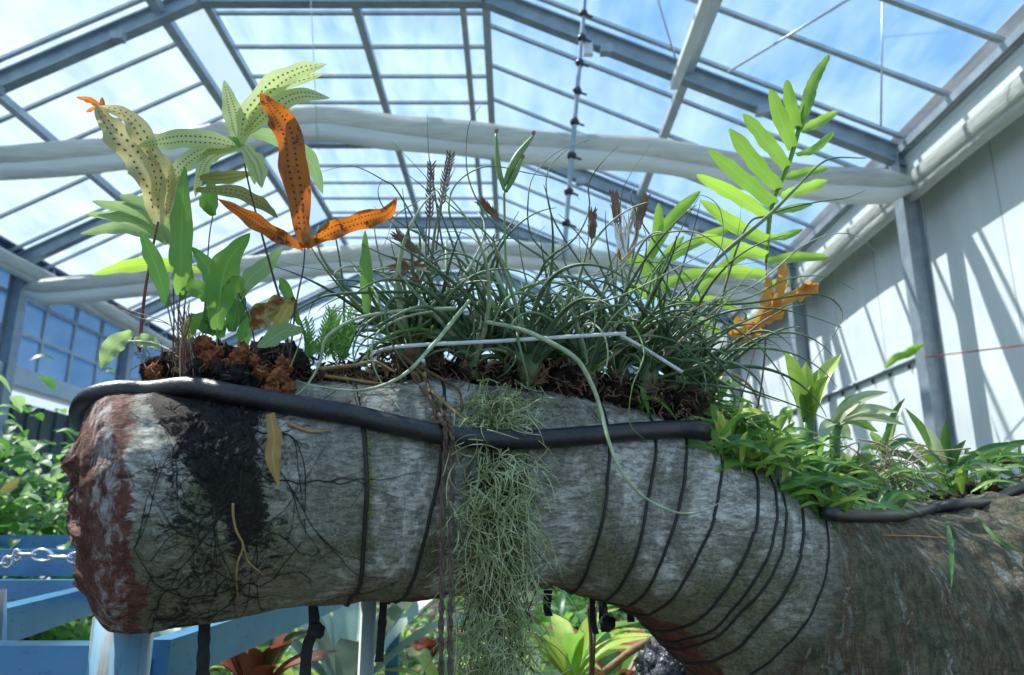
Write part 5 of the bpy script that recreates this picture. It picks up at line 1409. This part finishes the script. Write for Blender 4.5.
    single('bromeliad', 'pinkish red bromeliad low under the bend of the log', 'bromeliad', W(618, 688, 2.7), .3, .04, 10, ('red_leaf', 'green_dark'), .9, 2.7)
    # dry twigs beside the straps
    m = MB(); P = spline([W(588, 605, 1.45), W(591, 640, 1.45), W(590, 690, 1.45)], 12); m.tube(P, .0035, 6); m.tube([W(596, 604, 1.5), W(592, 690, 1.5)], .003, 6)
    tag(m.build('dry_twig', 'stem_brown'), 'thin dry upright twig under the log beside the strap ends', 'twig')
    m = MB(); m.tube(spline([W(604, 672, 2.0), W(630, 652, 2.0), W(650, 640, 2.0)], 8), .009, 8); tag(m.build('dry_twig', 'root_tan'), 'pale slanting twig beside the red pot', 'twig')
    # dark heap and teal scrap under the bend
    t = thing('black_sheet', 'crumpled shiny black plastic heaped under the bend of the log', 'plastic sheet', tuple(W(690, 690, 1.9)))
    m = MB()
    for i in range(24): m.blob(W(rr.uniform(655, 725), rr.uniform(648, 700), rr.uniform(1.85, 2.05)), rr.uniform(.03, .06), .7, 3.5, 12, 14, i)
    m.build('sheet', 'black_net', t)
    m = MB(); m.blob(W(648, 668, 2.2), .045, .3, 2, 10, 12, 5, (.6, .6, 1.3)); m.blob(W(650, 648, 2.2), .028, .3, 2, 10, 12, 8); tag(m.build('terracotta_figure', 'red_leaf'), 'small terracotta-coloured knob left of the black plastic', 'ornament')
    m = MB(); m.blade([W(702, 655, 1.75), W(708, 668, 1.75), W(714, 682, 1.75)], .012, Vector((0, -1, 0)), .2); tag(m.build('teal_scrap', plain_mat('teal_plastic', (.03, .42, .36), (.06, .5, .42), .4)), 'teal plastic strip beside the black heap', 'plastic')
    # plants seen at the right, behind the log
    for i, (x, y) in enumerate(((1.6, 5.2), (2.4, 6.0), (1.1, 7.0), (2.9, 8.2), (1.9, 9.5), (3.1, 11), (.6, 9.4))):
        leafy_bush('shrub', 'green shrub at the foot of the white wall, %s' % ('nearest', 'second nearest', 'third nearest', 'fourth nearest', 'fifth nearest', 'sixth nearest', 'farthest')[i], 'shrub', (x, y, .1), 1.25 + .08 * i, .6, 260, .2, ('tree_far', 'green_dark', 'green'), 6, 'shrubs by the white wall')
    for i in range(9):
        leafy_bush('small_tree', 'dark tree at the far end of the glasshouse, %s' % nth[i], 'tree', (XL + 1.6 + i * 1.02, 23.4 + (i % 3) * 1.4, 0), 2.6 + .4 * (i % 3), .75, 300, .4, ('tree_far', 'green_dark'), 8, 'trees at the far end')
garden()
